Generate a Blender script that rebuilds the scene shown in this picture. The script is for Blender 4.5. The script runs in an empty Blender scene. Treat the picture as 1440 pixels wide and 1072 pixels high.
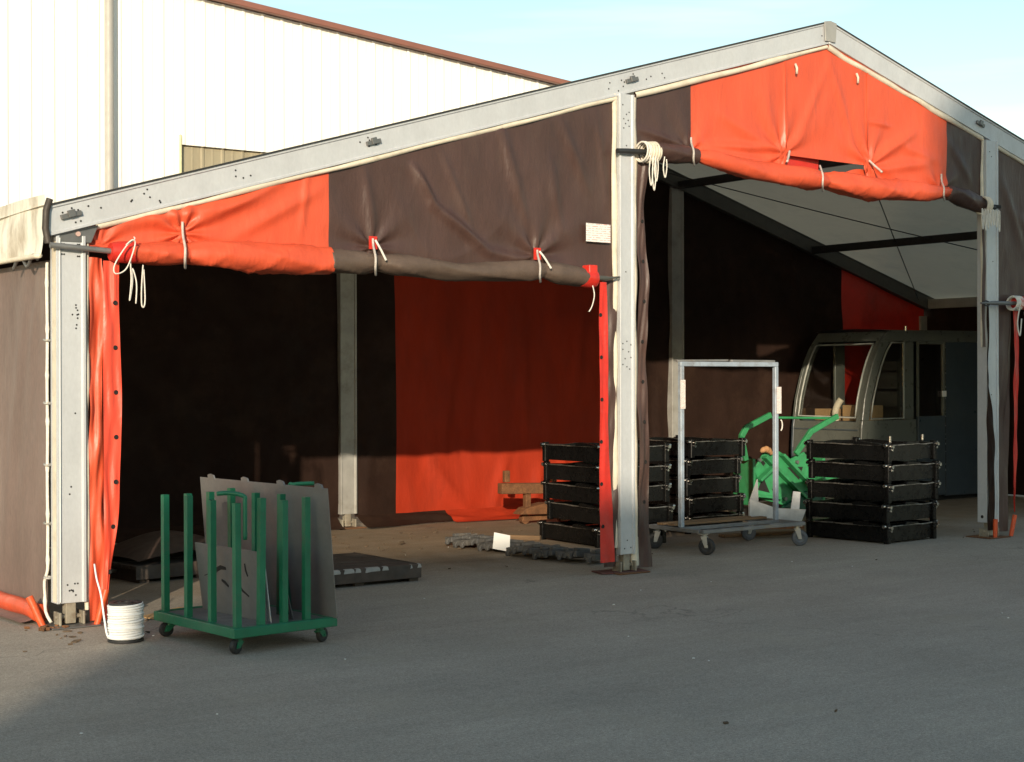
import bpy, bmesh, math, random
import numpy as np
from mathutils import Vector, Matrix, Euler
random.seed(7); rng = np.random.RandomState(7)
R = math.radians
S = bpy.context.scene
COL = S.collection

# ------------------------------------------------------------------ camera, sky, sun, exposure
cam = bpy.data.cameras.new('camera'); cam_o = bpy.data.objects.new('camera', cam); COL.objects.link(cam_o)
cam.sensor_width = 36.0; cam.lens = 2203.9 / 1440 * 36.0
cam.clip_start = 0.1; cam.clip_end = 2000
cam_o.location = (-3.833, -10.492, 1.680)
cam_o.rotation_euler = (R(90 - 0.088), R(0.12), R(-35.80))
S.camera = cam_o

SUN_AZ, SUN_EL = R(39.3), R(14.4)          # light travels towards (sin, cos) of the azimuth
LD = Vector((math.sin(SUN_AZ) * math.cos(SUN_EL), math.cos(SUN_AZ) * math.cos(SUN_EL), -math.sin(SUN_EL)))
W = bpy.data.worlds.new('World'); S.world = W; W.use_nodes = True
nt = W.node_tree; nt.nodes.clear()
sky = nt.nodes.new('ShaderNodeTexSky'); sky.sky_type = 'NISHITA'; sky.sun_disc = False
sky.sun_elevation = SUN_EL; sky.sun_rotation = math.atan2(-LD.x, -LD.y)
sky.air_density = 1.0; sky.dust_density = 0.4; sky.ozone_density = 1.2
bg = nt.nodes.new('ShaderNodeBackground'); bg.inputs['Strength'].default_value = 0.15
wo = nt.nodes.new('ShaderNodeOutputWorld')
# thin streaks of high cloud
tc = nt.nodes.new('ShaderNodeTexCoord'); mp = nt.nodes.new('ShaderNodeMapping'); mp.inputs['Scale'].default_value = (2.0, 2.0, 22.0)
mp.inputs['Rotation'].default_value = (R(4), R(6), 0)
cn = nt.nodes.new('ShaderNodeTexNoise'); cn.inputs['Scale'].default_value = 1.6; cn.inputs['Detail'].default_value = 5
cr = nt.nodes.new('ShaderNodeValToRGB'); cr.color_ramp.elements[0].position = .5; cr.color_ramp.elements[1].position = .85
cr.color_ramp.elements[0].color = (0, 0, 0, 1); cr.color_ramp.elements[1].color = (.25, .25, .25, 1)
mx = nt.nodes.new('ShaderNodeMix'); mx.data_type = 'RGBA'
mx.inputs[7].default_value = (8.5, 9.0, 9.2, 1)
nt.links.new(tc.outputs['Generated'], mp.inputs[0]); nt.links.new(mp.outputs[0], cn.inputs[0]); nt.links.new(cn.outputs[0], cr.inputs[0])
nt.links.new(cr.outputs[0], mx.inputs[0]); nt.links.new(sky.outputs[0], mx.inputs[6])
tint = nt.nodes.new('ShaderNodeMix'); tint.data_type = 'RGBA'; tint.blend_type = 'MULTIPLY'; tint.inputs[0].default_value = 1.0
tint.inputs[7].default_value = (1.04, 1.015, .86, 1)
nt.links.new(mx.outputs[2], tint.inputs[6]); nt.links.new(tint.outputs[2], bg.inputs['Color']); nt.links.new(bg.outputs[0], wo.inputs[0])

sl = bpy.data.lights.new('sun', 'SUN'); sl.energy = 3.5; sl.angle = R(0.53); sl.color = (1.0, .85, .65)
so = bpy.data.objects.new('sun', sl); COL.objects.link(so); so.rotation_euler = LD.to_track_quat('-Z', 'Y').to_euler()
so.location = (-30, -40, 20)
S.view_settings.view_transform = 'Standard'; S.view_settings.look = 'None'
S.view_settings.exposure = 0.55; S.view_settings.gamma = 1.0
S.view_settings.use_curve_mapping = False
S.render.engine = 'CYCLES'
S.cycles.max_bounces = 8; S.cycles.use_denoising = True

# ------------------------------------------------------------------ materials
MATS = {}
def mat(name, col, rough=.6, metal=0.0, var=.25, scale=6.0, fine=0.0, fscale=90.0, bump=0.0, bscale=60.0,
        dirt=None, dirt_amt=0.0, dscale=2.0, spec=.5, stretch=(1, 1, 1), coat=0.0, rvar=.12, dlow=.5, crease=0.0, cscale=3.0):
    """procedural surface: base colour + broad tone variation + fine grain + blotchy wear + relief"""
    if name in MATS: return MATS[name]
    m = bpy.data.materials.new(name); m.use_nodes = True; t = m.node_tree; N = t.nodes; L = t.links
    b = N['Principled BSDF']
    b.inputs['Metallic'].default_value = metal; b.inputs['Specular IOR Level'].default_value = spec
    b.inputs['Coat Weight'].default_value = coat
    tc = N.new('ShaderNodeTexCoord'); mp = N.new('ShaderNodeMapping'); mp.inputs['Scale'].default_value = stretch
    L.new(tc.outputs['Object'], mp.inputs[0])
    oi = N.new('ShaderNodeObjectInfo'); va = N.new('ShaderNodeVectorMath'); va.operation = 'ADD'
    mu = N.new('ShaderNodeMath'); mu.operation = 'MULTIPLY'; mu.inputs[1].default_value = 37.0
    L.new(oi.outputs['Random'], mu.inputs[0]); L.new(mp.outputs[0], va.inputs[0]); L.new(mu.outputs[0], va.inputs[1])
    vec = va.outputs[0]
    def noise(sc, det=4, ro=.6):
        n = N.new('ShaderNodeTexNoise'); n.inputs['Scale'].default_value = sc; n.inputs['Detail'].default_value = det
        n.inputs['Roughness'].default_value = ro; L.new(vec, n.inputs[0]); return n.outputs[0]
    def mapr(s, a, b_, c, d):
        n = N.new('ShaderNodeMapRange'); n.inputs[1].default_value = a; n.inputs[2].default_value = b_
        n.inputs[3].default_value = c; n.inputs[4].default_value = d; L.new(s, n.inputs[0]); return n.outputs[0]
    n1 = noise(scale)
    f = mapr(n1, .3, .7, 1 - var, 1 + var)
    if fine > 0:
        f2 = mapr(noise(fscale, 2), .3, .7, 1 - fine, 1 + fine)
        mm = N.new('ShaderNodeMath'); mm.operation = 'MULTIPLY'; L.new(f, mm.inputs[0]); L.new(f2, mm.inputs[1]); f = mm.outputs[0]
    vm = N.new('ShaderNodeVectorMath'); vm.operation = 'SCALE'; vm.inputs[0].default_value = col[:3]; L.new(f, vm.inputs['Scale'])
    out = vm.outputs[0]
    if dirt:
        d = mapr(noise(dscale, 8, .7), dlow, dlow + .22, 0, dirt_amt)
        mx = N.new('ShaderNodeMix'); mx.data_type = 'RGBA'; L.new(d, mx.inputs[0]); L.new(out, mx.inputs[6]); mx.inputs[7].default_value = (*dirt, 1)
        out = mx.outputs[2]
    L.new(out, b.inputs['Base Color'])
    L.new(mapr(noise(scale * 2.3), .3, .7, max(.04, rough - rvar), min(1, rough + rvar)), b.inputs['Roughness'])
    if bump > 0:
        bp = N.new('ShaderNodeBump'); bp.inputs['Strength'].default_value = bump; bp.inputs['Distance'].default_value = .01
        h = noise(bscale, 3)
        if crease > 0:      # sharp little fold lines where two noise levels cross
            for sc, am in ((cscale, 1.0), (cscale * 2.7, .35)):
                q = N.new('ShaderNodeMath'); q.operation = 'SUBTRACT'; q.inputs[1].default_value = .5; L.new(noise(sc, 3, .55), q.inputs[0])
                qa = N.new('ShaderNodeMath'); qa.operation = 'ABSOLUTE'; L.new(q.outputs[0], qa.inputs[0])
                ql = mapr(qa.outputs[0], 0, .055, crease * am, 0)
                ad = N.new('ShaderNodeMath'); ad.operation = 'ADD'; L.new(h, ad.inputs[0]); L.new(ql, ad.inputs[1]); h = ad.outputs[0]
        L.new(h, bp.inputs['Height']); L.new(bp.outputs[0], b.inputs['Normal'])
    MATS[name] = m; return m

M_ORANGE = mat('orange_pvc', crease=.8, cscale=1.7, stretch=(1.7, 1, .55), col=(.66, .092, .036), rough=.50, var=.10, scale=3, fine=.05, fscale=160, bump=.20, bscale=22, dirt=(.55, .085, .038), dirt_amt=.5, dscale=2.2)
M_RED = mat('red_pvc', crease=.8, cscale=1.7, col=(.60, .030, .018), rough=.42, var=.12, scale=3, bump=.20, bscale=25, dirt=(.25, .02, .012), dirt_amt=.5, dscale=2.5)
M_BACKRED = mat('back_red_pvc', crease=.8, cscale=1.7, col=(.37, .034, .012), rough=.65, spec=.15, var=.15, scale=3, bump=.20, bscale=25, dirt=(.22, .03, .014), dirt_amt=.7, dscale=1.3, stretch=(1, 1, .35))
M_BROWN = mat('brown_pvc', crease=.8, cscale=1.7, stretch=(1.7, 1, .55), col=(.066, .034, .027), rough=.48, var=.18, scale=2.5, fine=.10, fscale=120, bump=.20, bscale=30, dirt=(.098, .060, .046), dirt_amt=.5, dscale=1.6)
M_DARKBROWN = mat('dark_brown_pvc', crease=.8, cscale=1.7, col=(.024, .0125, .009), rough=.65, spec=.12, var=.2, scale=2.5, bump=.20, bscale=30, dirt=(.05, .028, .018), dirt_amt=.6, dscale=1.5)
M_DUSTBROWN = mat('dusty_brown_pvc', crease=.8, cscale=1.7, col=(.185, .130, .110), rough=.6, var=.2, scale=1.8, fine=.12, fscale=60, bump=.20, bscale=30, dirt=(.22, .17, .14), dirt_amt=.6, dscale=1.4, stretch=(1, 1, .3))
M_ALU = mat('aluminium', (.53, .545, .56), .42, .15, var=.07, scale=5, fine=.04, fscale=50, dirt=(.36, .355, .34), dirt_amt=.5, dscale=5.0, stretch=(1, 1, .5), dlow=.58)
M_ALUOLD = mat('old_aluminium', (.38, .375, .35), .5, .2, var=.12, scale=5, dirt=(.2, .18, .14), dirt_amt=.6, dscale=4.0)
M_CREAM = mat('cream_keder', (.70, .63, .50), .6, var=.10, scale=8, dirt=(.42, .36, .27), dirt_amt=.5, dscale=9)
M_ROPE = mat('white_rope', (.74, .70, .62), .8, var=.12, scale=30, bump=.4, bscale=150)
M_NEWROPE = mat('new_rope', (.86, .86, .85), .75, var=.04, scale=30, bump=.3, bscale=200)
M_ROOF = mat('roof_pvc', (.78, .73, .62), .6, var=.08, scale=1.2, dirt=(.38, .36, .31), dirt_amt=.5, dscale=1.1)
M_VALANCE = mat('valance_pvc', (.78, .74, .64), .6, var=.12, scale=3, dirt=(.26, .19, .11), dirt_amt=.85, dscale=3.2, stretch=(1, 1, .4), dlow=.46)
M_STEEL = mat('grey_steel', (.20, .20, .195), .45, .6, var=.15, scale=8, dirt=(.12, .09, .07), dirt_amt=.5, dscale=8)
M_DARKSTEEL = mat('dark_steel', (.05, .05, .05), .45, .5, var=.2, scale=8)
M_BLACKHOLE = mat('hole_black', (.012, .011, .010), .8, var=.1)
M_RUST = mat('rusty_steel', (.17, .075, .030), .8, .1, var=.3, scale=9, fine=.2, fscale=60, bump=.35, bscale=50, dirt=(.08, .035, .02), dirt_amt=.7, dscale=7)
M_REDOX = mat('red_oxide', (.12, .040, .032), .75, .0, var=.3, scale=9, dirt=(.07, .06, .055), dirt_amt=.7, dscale=7)
M_GREEN = mat('green_paint', (.010, .155, .078), .40, var=.18, scale=6, dirt=(.085, .115, .085), dirt_amt=.7, dscale=16, dlow=.56, bump=.1)
M_LGREEN = mat('bright_green_paint', (.035, .25, .095), .42, var=.15, scale=6, dirt=(.035, .11, .05), dirt_amt=.7, dscale=7)
M_DGREEN = mat('dark_green_paint', (.006, .075, .045), .38, var=.12, scale=6)
M_SHEET = mat('sheet_steel', (.21, .205, .20), .5, .35, var=.10, scale=3, fine=.05, fscale=40, dirt=(.15, .13, .12), dirt_amt=.5, dscale=2.5)
M_BLACK = mat('black_gloss_paint', (.0045, .0045, .0045), .30, var=.2, scale=8, dirt=(.012, .010, .009), dirt_amt=.3, dscale=9, spec=.30)
M_EDGE = mat('bright_rim_highlight', (.34, .32, .29), .35, .8, var=.3, scale=12, dirt=(.01, .01, .01), dirt_amt=.95, dscale=7, dlow=.46)  # pale metal tone that paints the rim highlights of the black frames
M_CHROME = mat('zinc_bolt', (.62, .60, .57), .22, 1.0, var=.1, scale=20)
M_ZINC = mat('zinc_plate', (.50, .49, .46), .35, .6, var=.1, scale=12)
M_RUBBER = mat('black_rubber', (.022, .022, .023), .6, var=.25, scale=15, bump=.2)
M_GREYRUBBER = mat('grey_wheel', (.085, .095, .11), .5, var=.15, scale=15)
M_BLUEGREY = mat('bluegrey_paint', (.36, .42, .49), .42, .15, var=.12, scale=7, dirt=(.17, .13, .10), dirt_amt=.65, dscale=9)
M_CABGREY = mat('cab_grey_paint', (.100, .108, .094), .35, var=.10, scale=4, dirt=(.09, .085, .065), dirt_amt=.5, dscale=3, coat=.15)
M_CABDARK = mat('cab_dark_paint', (.045, .060, .072), .38, var=.15, scale=3, dirt=(.075, .085, .085), dirt_amt=.55, dscale=2.5)
M_WOOD = mat('rough_wood', (.22, .135, .070), .8, var=.3, scale=5, stretch=(.4, 6, 6), bump=.3, bscale=30, dirt=(.10, .06, .035), dirt_amt=.6, dscale=4)
M_DARKWOOD = mat('dark_old_wood', (.075, .055, .042), .8, var=.35, scale=6, bump=.3, bscale=30, dirt=(.11, .10, .09), dirt_amt=.35, dscale=5)
M_CARD = mat('cardboard', (.42, .26, .12), .8, var=.1, scale=4)
M_PAPER = mat('white_paper', (.80, .79, .76), .7, var=.04)
M_WHITEPAINT = mat('chipped_white', (.42, .40, .37), .7, var=.15, scale=12)
M_CLAD = mat('cream_cladding', (.92, .92, .86), .45, var=.02, scale=1.0, dirt=(.88, .86, .76), dirt_amt=.4, dscale=.9, stretch=(2, 1, .15))
M_CLADKHAKI = mat('khaki_cladding', (.36, .32, .22), .7, var=.12, scale=2, dirt=(.24, .20, .13), dirt_amt=.6, dscale=2.2, stretch=(2, 1, .3))
M_TRIM = mat('brown_trim', (.25, .105, .075), .5, var=.10, scale=2)
M_PIPE = mat('grey_pipe', (.40, .39, .36), .5, var=.06)
M_LEAF = mat('dry_leaf', (.11, .075, .045), .9, var=.4, scale=20)
M_PEG = mat('orange_peg', (.62, .085, .020), .5, var=.2, scale=10, dirt=(.25, .06, .03), dirt_amt=.6, dscale=14)
M_DARKTARP = mat('dark_heap_tarp', (.055, .036, .030), .6, var=.3, scale=4, bump=.3, bscale=15)
M_TRACK = mat('worn_track_rubber', (.085, .083, .080), .75, var=.35, scale=9, bump=.5, bscale=40, dirt=(.20, .17, .13), dirt_amt=.6, dscale=7)

def m_asphalt():
    m = bpy.data.materials.new('asphalt'); m.use_nodes = True; t = m.node_tree; N = t.nodes; L = t.links; b = N['Principled BSDF']
    tc = N.new('ShaderNodeTexCoord'); vec = tc.outputs['Object']
    def noise(sc, det=4, ro=.6, st=None):
        n = N.new('ShaderNodeTexNoise'); n.inputs['Scale'].default_value = sc; n.inputs['Detail'].default_value = det; n.inputs['Roughness'].default_value = ro
        if st:
            mp = N.new('ShaderNodeMapping'); mp.inputs['Scale'].default_value = st; mp.inputs['Rotation'].default_value = (0, 0, R(25)); L.new(vec, mp.inputs[0]); L.new(mp.outputs[0], n.inputs[0])
        else: L.new(vec, n.inputs[0])
        return n.outputs[0]
    def mapr(s, a, b_, c, d):
        n = N.new('ShaderNodeMapRange'); n.inputs[1].default_value = a; n.inputs[2].default_value = b_; n.inputs[3].default_value = c; n.inputs[4].default_value = d; L.new(s, n.inputs[0]); return n.outputs[0]
    def mul(a, c):
        n = N.new('ShaderNodeMath'); n.operation = 'MULTIPLY'; L.new(a, n.inputs[0]); L.new(c, n.inputs[1]); return n.outputs[0]
    f = mul(mapr(noise(.45, 5), .3, .7, .86, 1.14), mapr(noise(1.2, 6, .7, (.35, 2.2, 1)), .3, .7, .90, 1.10))
    f = mul(f, mapr(noise(150, 2, .8), .3, .7, .62, 1.38))
    f = mul(f, mapr(noise(55, 3, .8), .3, .7, .68, 1.32))
    f = mul(f, mapr(noise(14, 4, .7), .3, .7, .90, 1.10))
    vm = N.new('ShaderNodeVectorMath'); vm.operation = 'SCALE'; vm.inputs[0].default_value = (.335, .290, .236); L.new(f, vm.inputs['Scale'])
    # oil spots and dusty patches
    sp = mapr(noise(.9, 3, .5, (.6, 1.6, 1)), .70, .78, 0, .40)
    mx = N.new('ShaderNodeMix'); mx.data_type = 'RGBA'; L.new(sp, mx.inputs[0]); L.new(vm.outputs[0], mx.inputs[6]); mx.inputs[7].default_value = (.17, .155, .14, 1)
    du = mapr(noise(1.1, 6, .7), .52, .72, 0, .45)
    m2 = N.new('ShaderNodeMix'); m2.data_type = 'RGBA'; L.new(du, m2.inputs[0]); L.new(mx.outputs[2], m2.inputs[6]); m2.inputs[7].default_value = (.35, .30, .225, 1)
    # pale chips of stone in the binder
    vo = N.new('ShaderNodeTexVoronoi'); vo.inputs['Scale'].default_value = 26; L.new(vec, vo.inputs[0])
    ch = mapr(vo.outputs['Distance'], .06, .10, .55, 0)
    m3 = N.new('ShaderNodeMix'); m3.data_type = 'RGBA'; L.new(ch, m3.inputs[0]); L.new(m2.outputs[2], m3.inputs[6]); m3.inputs[7].default_value = (.32, .31, .30, 1)
    # trodden brown soil on the floor under the tent and round the left post, fading out unevenly at the front
    sx = N.new('ShaderNodeSeparateXYZ'); L.new(vec, sx.inputs[0])
    nz = mapr(noise(.8, 6, .7), .3, .7, -1.0, 1.0); ay = N.new('ShaderNodeMath'); ay.operation = 'ADD'; L.new(sx.outputs['Y'], ay.inputs[0]); L.new(nz, ay.inputs[1])
    so_ = mapr(ay.outputs[0], .6, 2.2, 0, .85)
    so2 = N.new('ShaderNodeMath'); so2.operation = 'MULTIPLY'; L.new(so_, so2.inputs[0]); L.new(mapr(noise(3.5, 6, .7), .3, .65, .55, 1), so2.inputs[1])
    m4 = N.new('ShaderNodeMix'); m4.data_type = 'RGBA'; L.new(so2.outputs[0], m4.inputs[0]); L.new(m3.outputs[2], m4.inputs[6])
    so3 = N.new('ShaderNodeVectorMath'); so3.operation = 'SCALE'; so3.inputs[0].default_value = (.20, .135, .075); L.new(f, so3.inputs['Scale']); L.new(so3.outputs[0], m4.inputs[7])
    # old hairline cracks and tyre scuffs
    cv = N.new('ShaderNodeTexVoronoi'); cv.feature = 'DISTANCE_TO_EDGE'; cv.inputs['Scale'].default_value = .55
    wn = N.new('ShaderNodeTexNoise'); wn.inputs['Scale'].default_value = 2.5; wn.inputs['Detail'].default_value = 5; L.new(vec, wn.inputs[0])
    wa = N.new('ShaderNodeVectorMath'); wa.operation = 'ADD'; ws_ = N.new('ShaderNodeVectorMath'); ws_.operation = 'SCALE'; ws_.inputs['Scale'].default_value = .5
    L.new(wn.outputs['Color'], ws_.inputs[0]); L.new(vec, wa.inputs[0]); L.new(ws_.outputs[0], wa.inputs[1]); L.new(wa.outputs[0], cv.inputs[0])
    ck = mapr(cv.outputs['Distance'], .001, .006, .45, 0)
    cm = N.new('ShaderNodeMath'); cm.operation = 'MULTIPLY'; L.new(ck, cm.inputs[0]); L.new(mapr(noise(.35, 3), .52, .60, 0, 1), cm.inputs[1])
    m5 = N.new('ShaderNodeMix'); m5.data_type = 'RGBA'; L.new(cm.outputs[0], m5.inputs[0]); L.new(m4.outputs[2], m5.inputs[6]); m5.inputs[7].default_value = (.10, .09, .08, 1)
    L.new(m5.outputs[2], b.inputs['Base Color']); b.inputs['Roughness'].default_value = .88; b.inputs['Specular IOR Level'].default_value = .3
    bp = N.new('ShaderNodeBump'); bp.inputs['Strength'].default_value = .45; bp.inputs['Distance'].default_value = .006
    L.new(noise(75, 4, .8), bp.inputs['Height']); L.new(bp.outputs[0], b.inputs['Normal'])
    return m
M_ASPHALT = m_asphalt()

def add_translucent(m, amt, col):
    t = m.node_tree; N = t.nodes; L = t.links; b = N['Principled BSDF']; o = N['Material Output']
    tr = N.new('ShaderNodeBsdfTranslucent'); tr.inputs[0].default_value = (*col, 1); mx = N.new('ShaderNodeMixShader'); mx.inputs[0].default_value = amt
    L.new(b.outputs[0], mx.inputs[1]); L.new(tr.outputs[0], mx.inputs[2]); L.new(mx.outputs[0], o.inputs[0])
add_translucent(M_ROOF, .26, (.70, .60, .44))
def m_glass():
    m = bpy.data.materials.new('window_glass'); m.use_nodes = True; t = m.node_tree; N = t.nodes; L = t.links; N.clear()
    o = N.new('ShaderNodeOutputMaterial'); tr = N.new('ShaderNodeBsdfTransparent'); tr.inputs[0].default_value = (.95, .96, .95, 1)
    gl = N.new('ShaderNodeBsdfGlossy'); gl.inputs['Roughness'].default_value = .03
    lw = N.new('ShaderNodeLayerWeight'); lw.inputs[0].default_value = .25; fr = N.new('ShaderNodeMapRange'); fr.inputs[3].default_value = .035; fr.inputs[4].default_value = .5; L.new(lw.outputs['Facing'], fr.inputs[0])
    mx = N.new('ShaderNodeMixShader'); L.new(fr.outputs[0], mx.inputs[0]); L.new(tr.outputs[0], mx.inputs[1]); L.new(gl.outputs[0], mx.inputs[2]); L.new(mx.outputs[0], o.inputs[0])
    return m
M_GLASS = m_glass()

def m_notice(name, red, bw=.085, rh=.019, ms=.0065):
    """white printed sheet with rows of small illegible print"""
    m = bpy.data.materials.new(name); m.use_nodes = True; t = m.node_tree; N = t.nodes; L = t.links; b = N['Principled BSDF']
    tc = N.new('ShaderNodeTexCoord')
    br = N.new('ShaderNodeTexBrick'); br.inputs['Scale'].default_value = 1.0
    br.inputs['Brick Width'].default_value = bw; br.inputs['Row Height'].default_value = rh; br.inputs['Mortar Size'].default_value = ms
    br.inputs['Color1'].default_value = (*red, 1); br.inputs['Color2'].default_value = (.50, .46, .43, 1); br.inputs['Mortar'].default_value = (.80, .77, .72, 1)
    mp = N.new('ShaderNodeMapping'); mp.inputs['Rotation'].default_value = (R(90), 0, 0); L.new(tc.outputs['Object'], mp.inputs[0]); L.new(mp.outputs[0], br.inputs[0])
    ns = N.new('ShaderNodeTexNoise'); ns.inputs['Scale'].default_value = 60; L.new(tc.outputs['Object'], ns.inputs[0])
    gt = N.new('ShaderNodeMath'); gt.operation = 'GREATER_THAN'; gt.inputs[1].default_value = .42; L.new(ns.outputs[0], gt.inputs[0])
    mx = N.new('ShaderNodeMix'); mx.data_type = 'RGBA'; L.new(gt.outputs[0], mx.inputs[0]); mx.inputs[6].default_value = (.80, .77, .72, 1); L.new(br.outputs[0], mx.inputs[7])
    L.new(mx.outputs[2], b.inputs['Base Color']); b.inputs['Roughness'].default_value = .6
    return m
M_NOTICE = m_notice('printed_notice', (.70, .30, .26)); M_TAG = m_notice('printed_tag', (.72, .25, .2), .022, .012, .0035)

# ------------------------------------------------------------------ mesh building
class MB:
    def __init__(s): s.V = []; s.F = []
    def add(s, vs, fs):
        n = len(s.V); s.V += [tuple(map(float, v)) for v in vs]; s.F += [tuple(i + n for i in f) for f in fs]; return s
    def box(s, x0, x1, y0, y1, z0, z1):
        return s.add([(x0, y0, z0), (x1, y0, z0), (x1, y1, z0), (x0, y1, z0), (x0, y0, z1), (x1, y0, z1), (x1, y1, z1), (x0, y1, z1)],
                     [(3, 2, 1, 0), (4, 5, 6, 7), (0, 1, 5, 4), (1, 2, 6, 5), (2, 3, 7, 6), (3, 0, 4, 7)])
    def bar(s, p0, p1, w, h, up=(0, 0, 1)):
        """rectangular bar between two points, w across, h along 'up'"""
        p0 = Vector(p0); p1 = Vector(p1); d = (p1 - p0).normalized(); up = Vector(up)
        a = d.cross(up)
        if a.length < 1e-4: a = d.cross(Vector((1, 0, 0)))
        a.normalize(); u = a.cross(d).normalized()
        vs = []
        for p in (p0, p1):
            for sx, sy in ((-1, -1), (1, -1), (1, 1), (-1, 1)): vs.append(p + a * (sx * w / 2) + u * (sy * h / 2))
        return s.add(vs, [(0, 1, 2, 3), (7, 6, 5, 4), (0, 4, 5, 1), (1, 5, 6, 2), (2, 6, 7, 3), (3, 7, 4, 0)])
    def tube(s, pts, r, n=8, cap=True, closed=False):
        pts = [Vector(p) for p in pts]; m = len(pts); rs = r if hasattr(r, '__len__') else [r] * m
        vs = []; prev = None
        for i, p in enumerate(pts):
            a = pts[i - 1] if i > 0 else (pts[-1] if closed else p); b = pts[i + 1] if i < m - 1 else (pts[0] if closed else p)
            d = (b - a).normalized()
            if prev is None:
                x = d.orthogonal().normalized()
            else:
                x = (prev - d * prev.dot(d)); x = x.normalized() if x.length > 1e-6 else d.orthogonal().normalized()
            prev = x; y = d.cross(x)
            for k in range(n):
                t = 2 * math.pi * k / n; vs.append(p + (x * math.cos(t) + y * math.sin(t)) * rs[i])
        fs = []
        for i in range(m if closed else m - 1):
            j = (i + 1) % m
            for k in range(n): fs.append((i * n + k, i * n + (k + 1) % n, j * n + (k + 1) % n, j * n + k))
        if cap and not closed:
            fs.append(tuple(range(n - 1, -1, -1))); fs.append(tuple((m - 1) * n + k for k in range(n)))
        return s.add(vs, fs)
    def cyl(s, p0, p1, r, n=16, r1=None): return s.tube([p0, p1], [r, r if r1 is None else r1], n)
    def prism(s, poly, o, ax, ay, az, h):
        """polygon (2D list) in plane o+ax,ay extruded by h along az"""
        o = Vector(o); ax = Vector(ax); ay = Vector(ay); az = Vector(az); n = len(poly)
        vs = [o + ax * p[0] + ay * p[1] for p in poly] + [o + ax * p[0] + ay * p[1] + az * h for p in poly]
        fs = [tuple(range(n - 1, -1, -1)), tuple(range(n, 2 * n))] + [(i, (i + 1) % n, n + (i + 1) % n, n + i) for i in range(n)]
        return s.add(vs, fs)
    def grid(s, f, us, vs_):
        P = [f(u, v) for v in vs_ for u in us]; nu = len(us)
        return s.add(P, [(j * nu + i, j * nu + i + 1, (j + 1) * nu + i + 1, (j + 1) * nu + i) for j in range(len(vs_) - 1) for i in range(nu - 1)])
    def lathe(s, prof, o=(0, 0, 0), n=24):
        vs = [(o[0] + r * math.cos(2 * math.pi * k / n), o[1] + r * math.sin(2 * math.pi * k / n), o[2] + z) for r, z in prof for k in range(n)]
        fs = [(i * n + k, i * n + (k + 1) % n, (i + 1) * n + (k + 1) % n, (i + 1) * n + k) for i in range(len(prof) - 1) for k in range(n)]
        return s.add(vs, fs)
    def build(s, name, m, parent=None, smooth=None, bevel=0.0, loc=None, rot=None):
        me = bpy.data.meshes.new(name); me.from_pydata(s.V, [], s.F)
        b = bmesh.new(); b.from_mesh(me); bmesh.ops.recalc_face_normals(b, faces=b.faces[:]) if smooth != 'keep' else None; b.to_mesh(me); b.free()
        me.materials.append(m)
        if smooth:
            for p in me.polygons: p.use_smooth = True
            if smooth != 'keep' and smooth is not True: me.set_sharp_from_angle(angle=R(smooth))
        o = bpy.data.objects.new(name, me); COL.objects.link(o)
        if parent is not None: o.parent = parent
        if loc is not None: o.location = loc
        if rot is not None: o.rotation_euler = rot
        if bevel > 0:
            mo = o.modifiers.new('bevel', 'BEVEL'); mo.width = bevel; mo.segments = 1; mo.limit_method = 'ANGLE'; mo.angle_limit = R(40)
        return o

def tag(o, label=None, cat=None, group=None, kind=None):
    if label: o['label'] = label
    if cat: o['category'] = cat
    if group: o['group'] = group
    if kind: o['kind'] = kind
    return o
def thing(name, label, cat, loc=(0, 0, 0), rz=0.0, group=None):
    o = bpy.data.objects.new(name, None); COL.objects.link(o); o.location = loc; o.rotation_euler = (0, 0, rz)
    o.empty_display_size = .2
    return tag(o, label, cat, group)
def copy_tree(o, parent=None):
    c = o.copy(); COL.objects.link(c)
    if parent is not None: c.parent = parent
    for ch in list(o.children): copy_tree(ch, c)
    return c
def arc(c, r, a0, a1, n, ax=(1, 0, 0), ay=(0, 0, 1)):
    c = Vector(c); ax = Vector(ax); ay = Vector(ay)
    return [c + ax * (r * math.cos(R(a0 + (a1 - a0) * i / n))) + ay * (r * math.sin(R(a0 + (a1 - a0) * i / n))) for i in range(n + 1)]
def spline(pts, n=6):
    P = [Vector(p) for p in pts]; out = []
    for i in range(len(P) - 1):
        p0 = P[max(i - 1, 0)]; p1 = P[i]; p2 = P[i + 1]; p3 = P[min(i + 2, len(P) - 1)]
        for k in range(n):
            t = k / n; out.append(.5 * ((2 * p1) + (p2 - p0) * t + (2 * p0 - 5 * p1 + 4 * p2 - p3) * t * t + (3 * p1 - p0 - 3 * p2 + p3) * t ** 3))
    out.append(P[-1]); return out
class Wob:
    """smooth pseudo-random field out of sines"""
    def __init__(s, seed, n=10, f=3.0, dims=2):
        r = np.random.RandomState(seed); d = r.normal(size=(n, dims)); d /= np.linalg.norm(d, axis=1)[:, None]
        s.k = d * (f * (0.5 + 1.3 * r.rand(n)))[:, None]; s.p = r.rand(n) * 6.28; s.n = n
    def __call__(s, *a): return float(np.sin(s.k @ np.array(a, float) + s.p).sum() / math.sqrt(s.n))
def smooth01(t): t = max(0., min(1., t)); return t * t * (3 - 2 * t)
def lin(a, b, n): return [a + (b - a) * i / (n - 1) for i in range(n)]
def interp(x, xs, ys): return float(np.interp(x, xs, ys))

# ------------------------------------------------------------------ ground
g = MB(); g.add([(-250, -250, 0), (250, -250, 0), (250, 250, 0), (-250, 250, 0)], [(0, 1, 2, 3)])
tag(g.build('asphalt_yard', M_ASPHALT), kind='structure')

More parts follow.
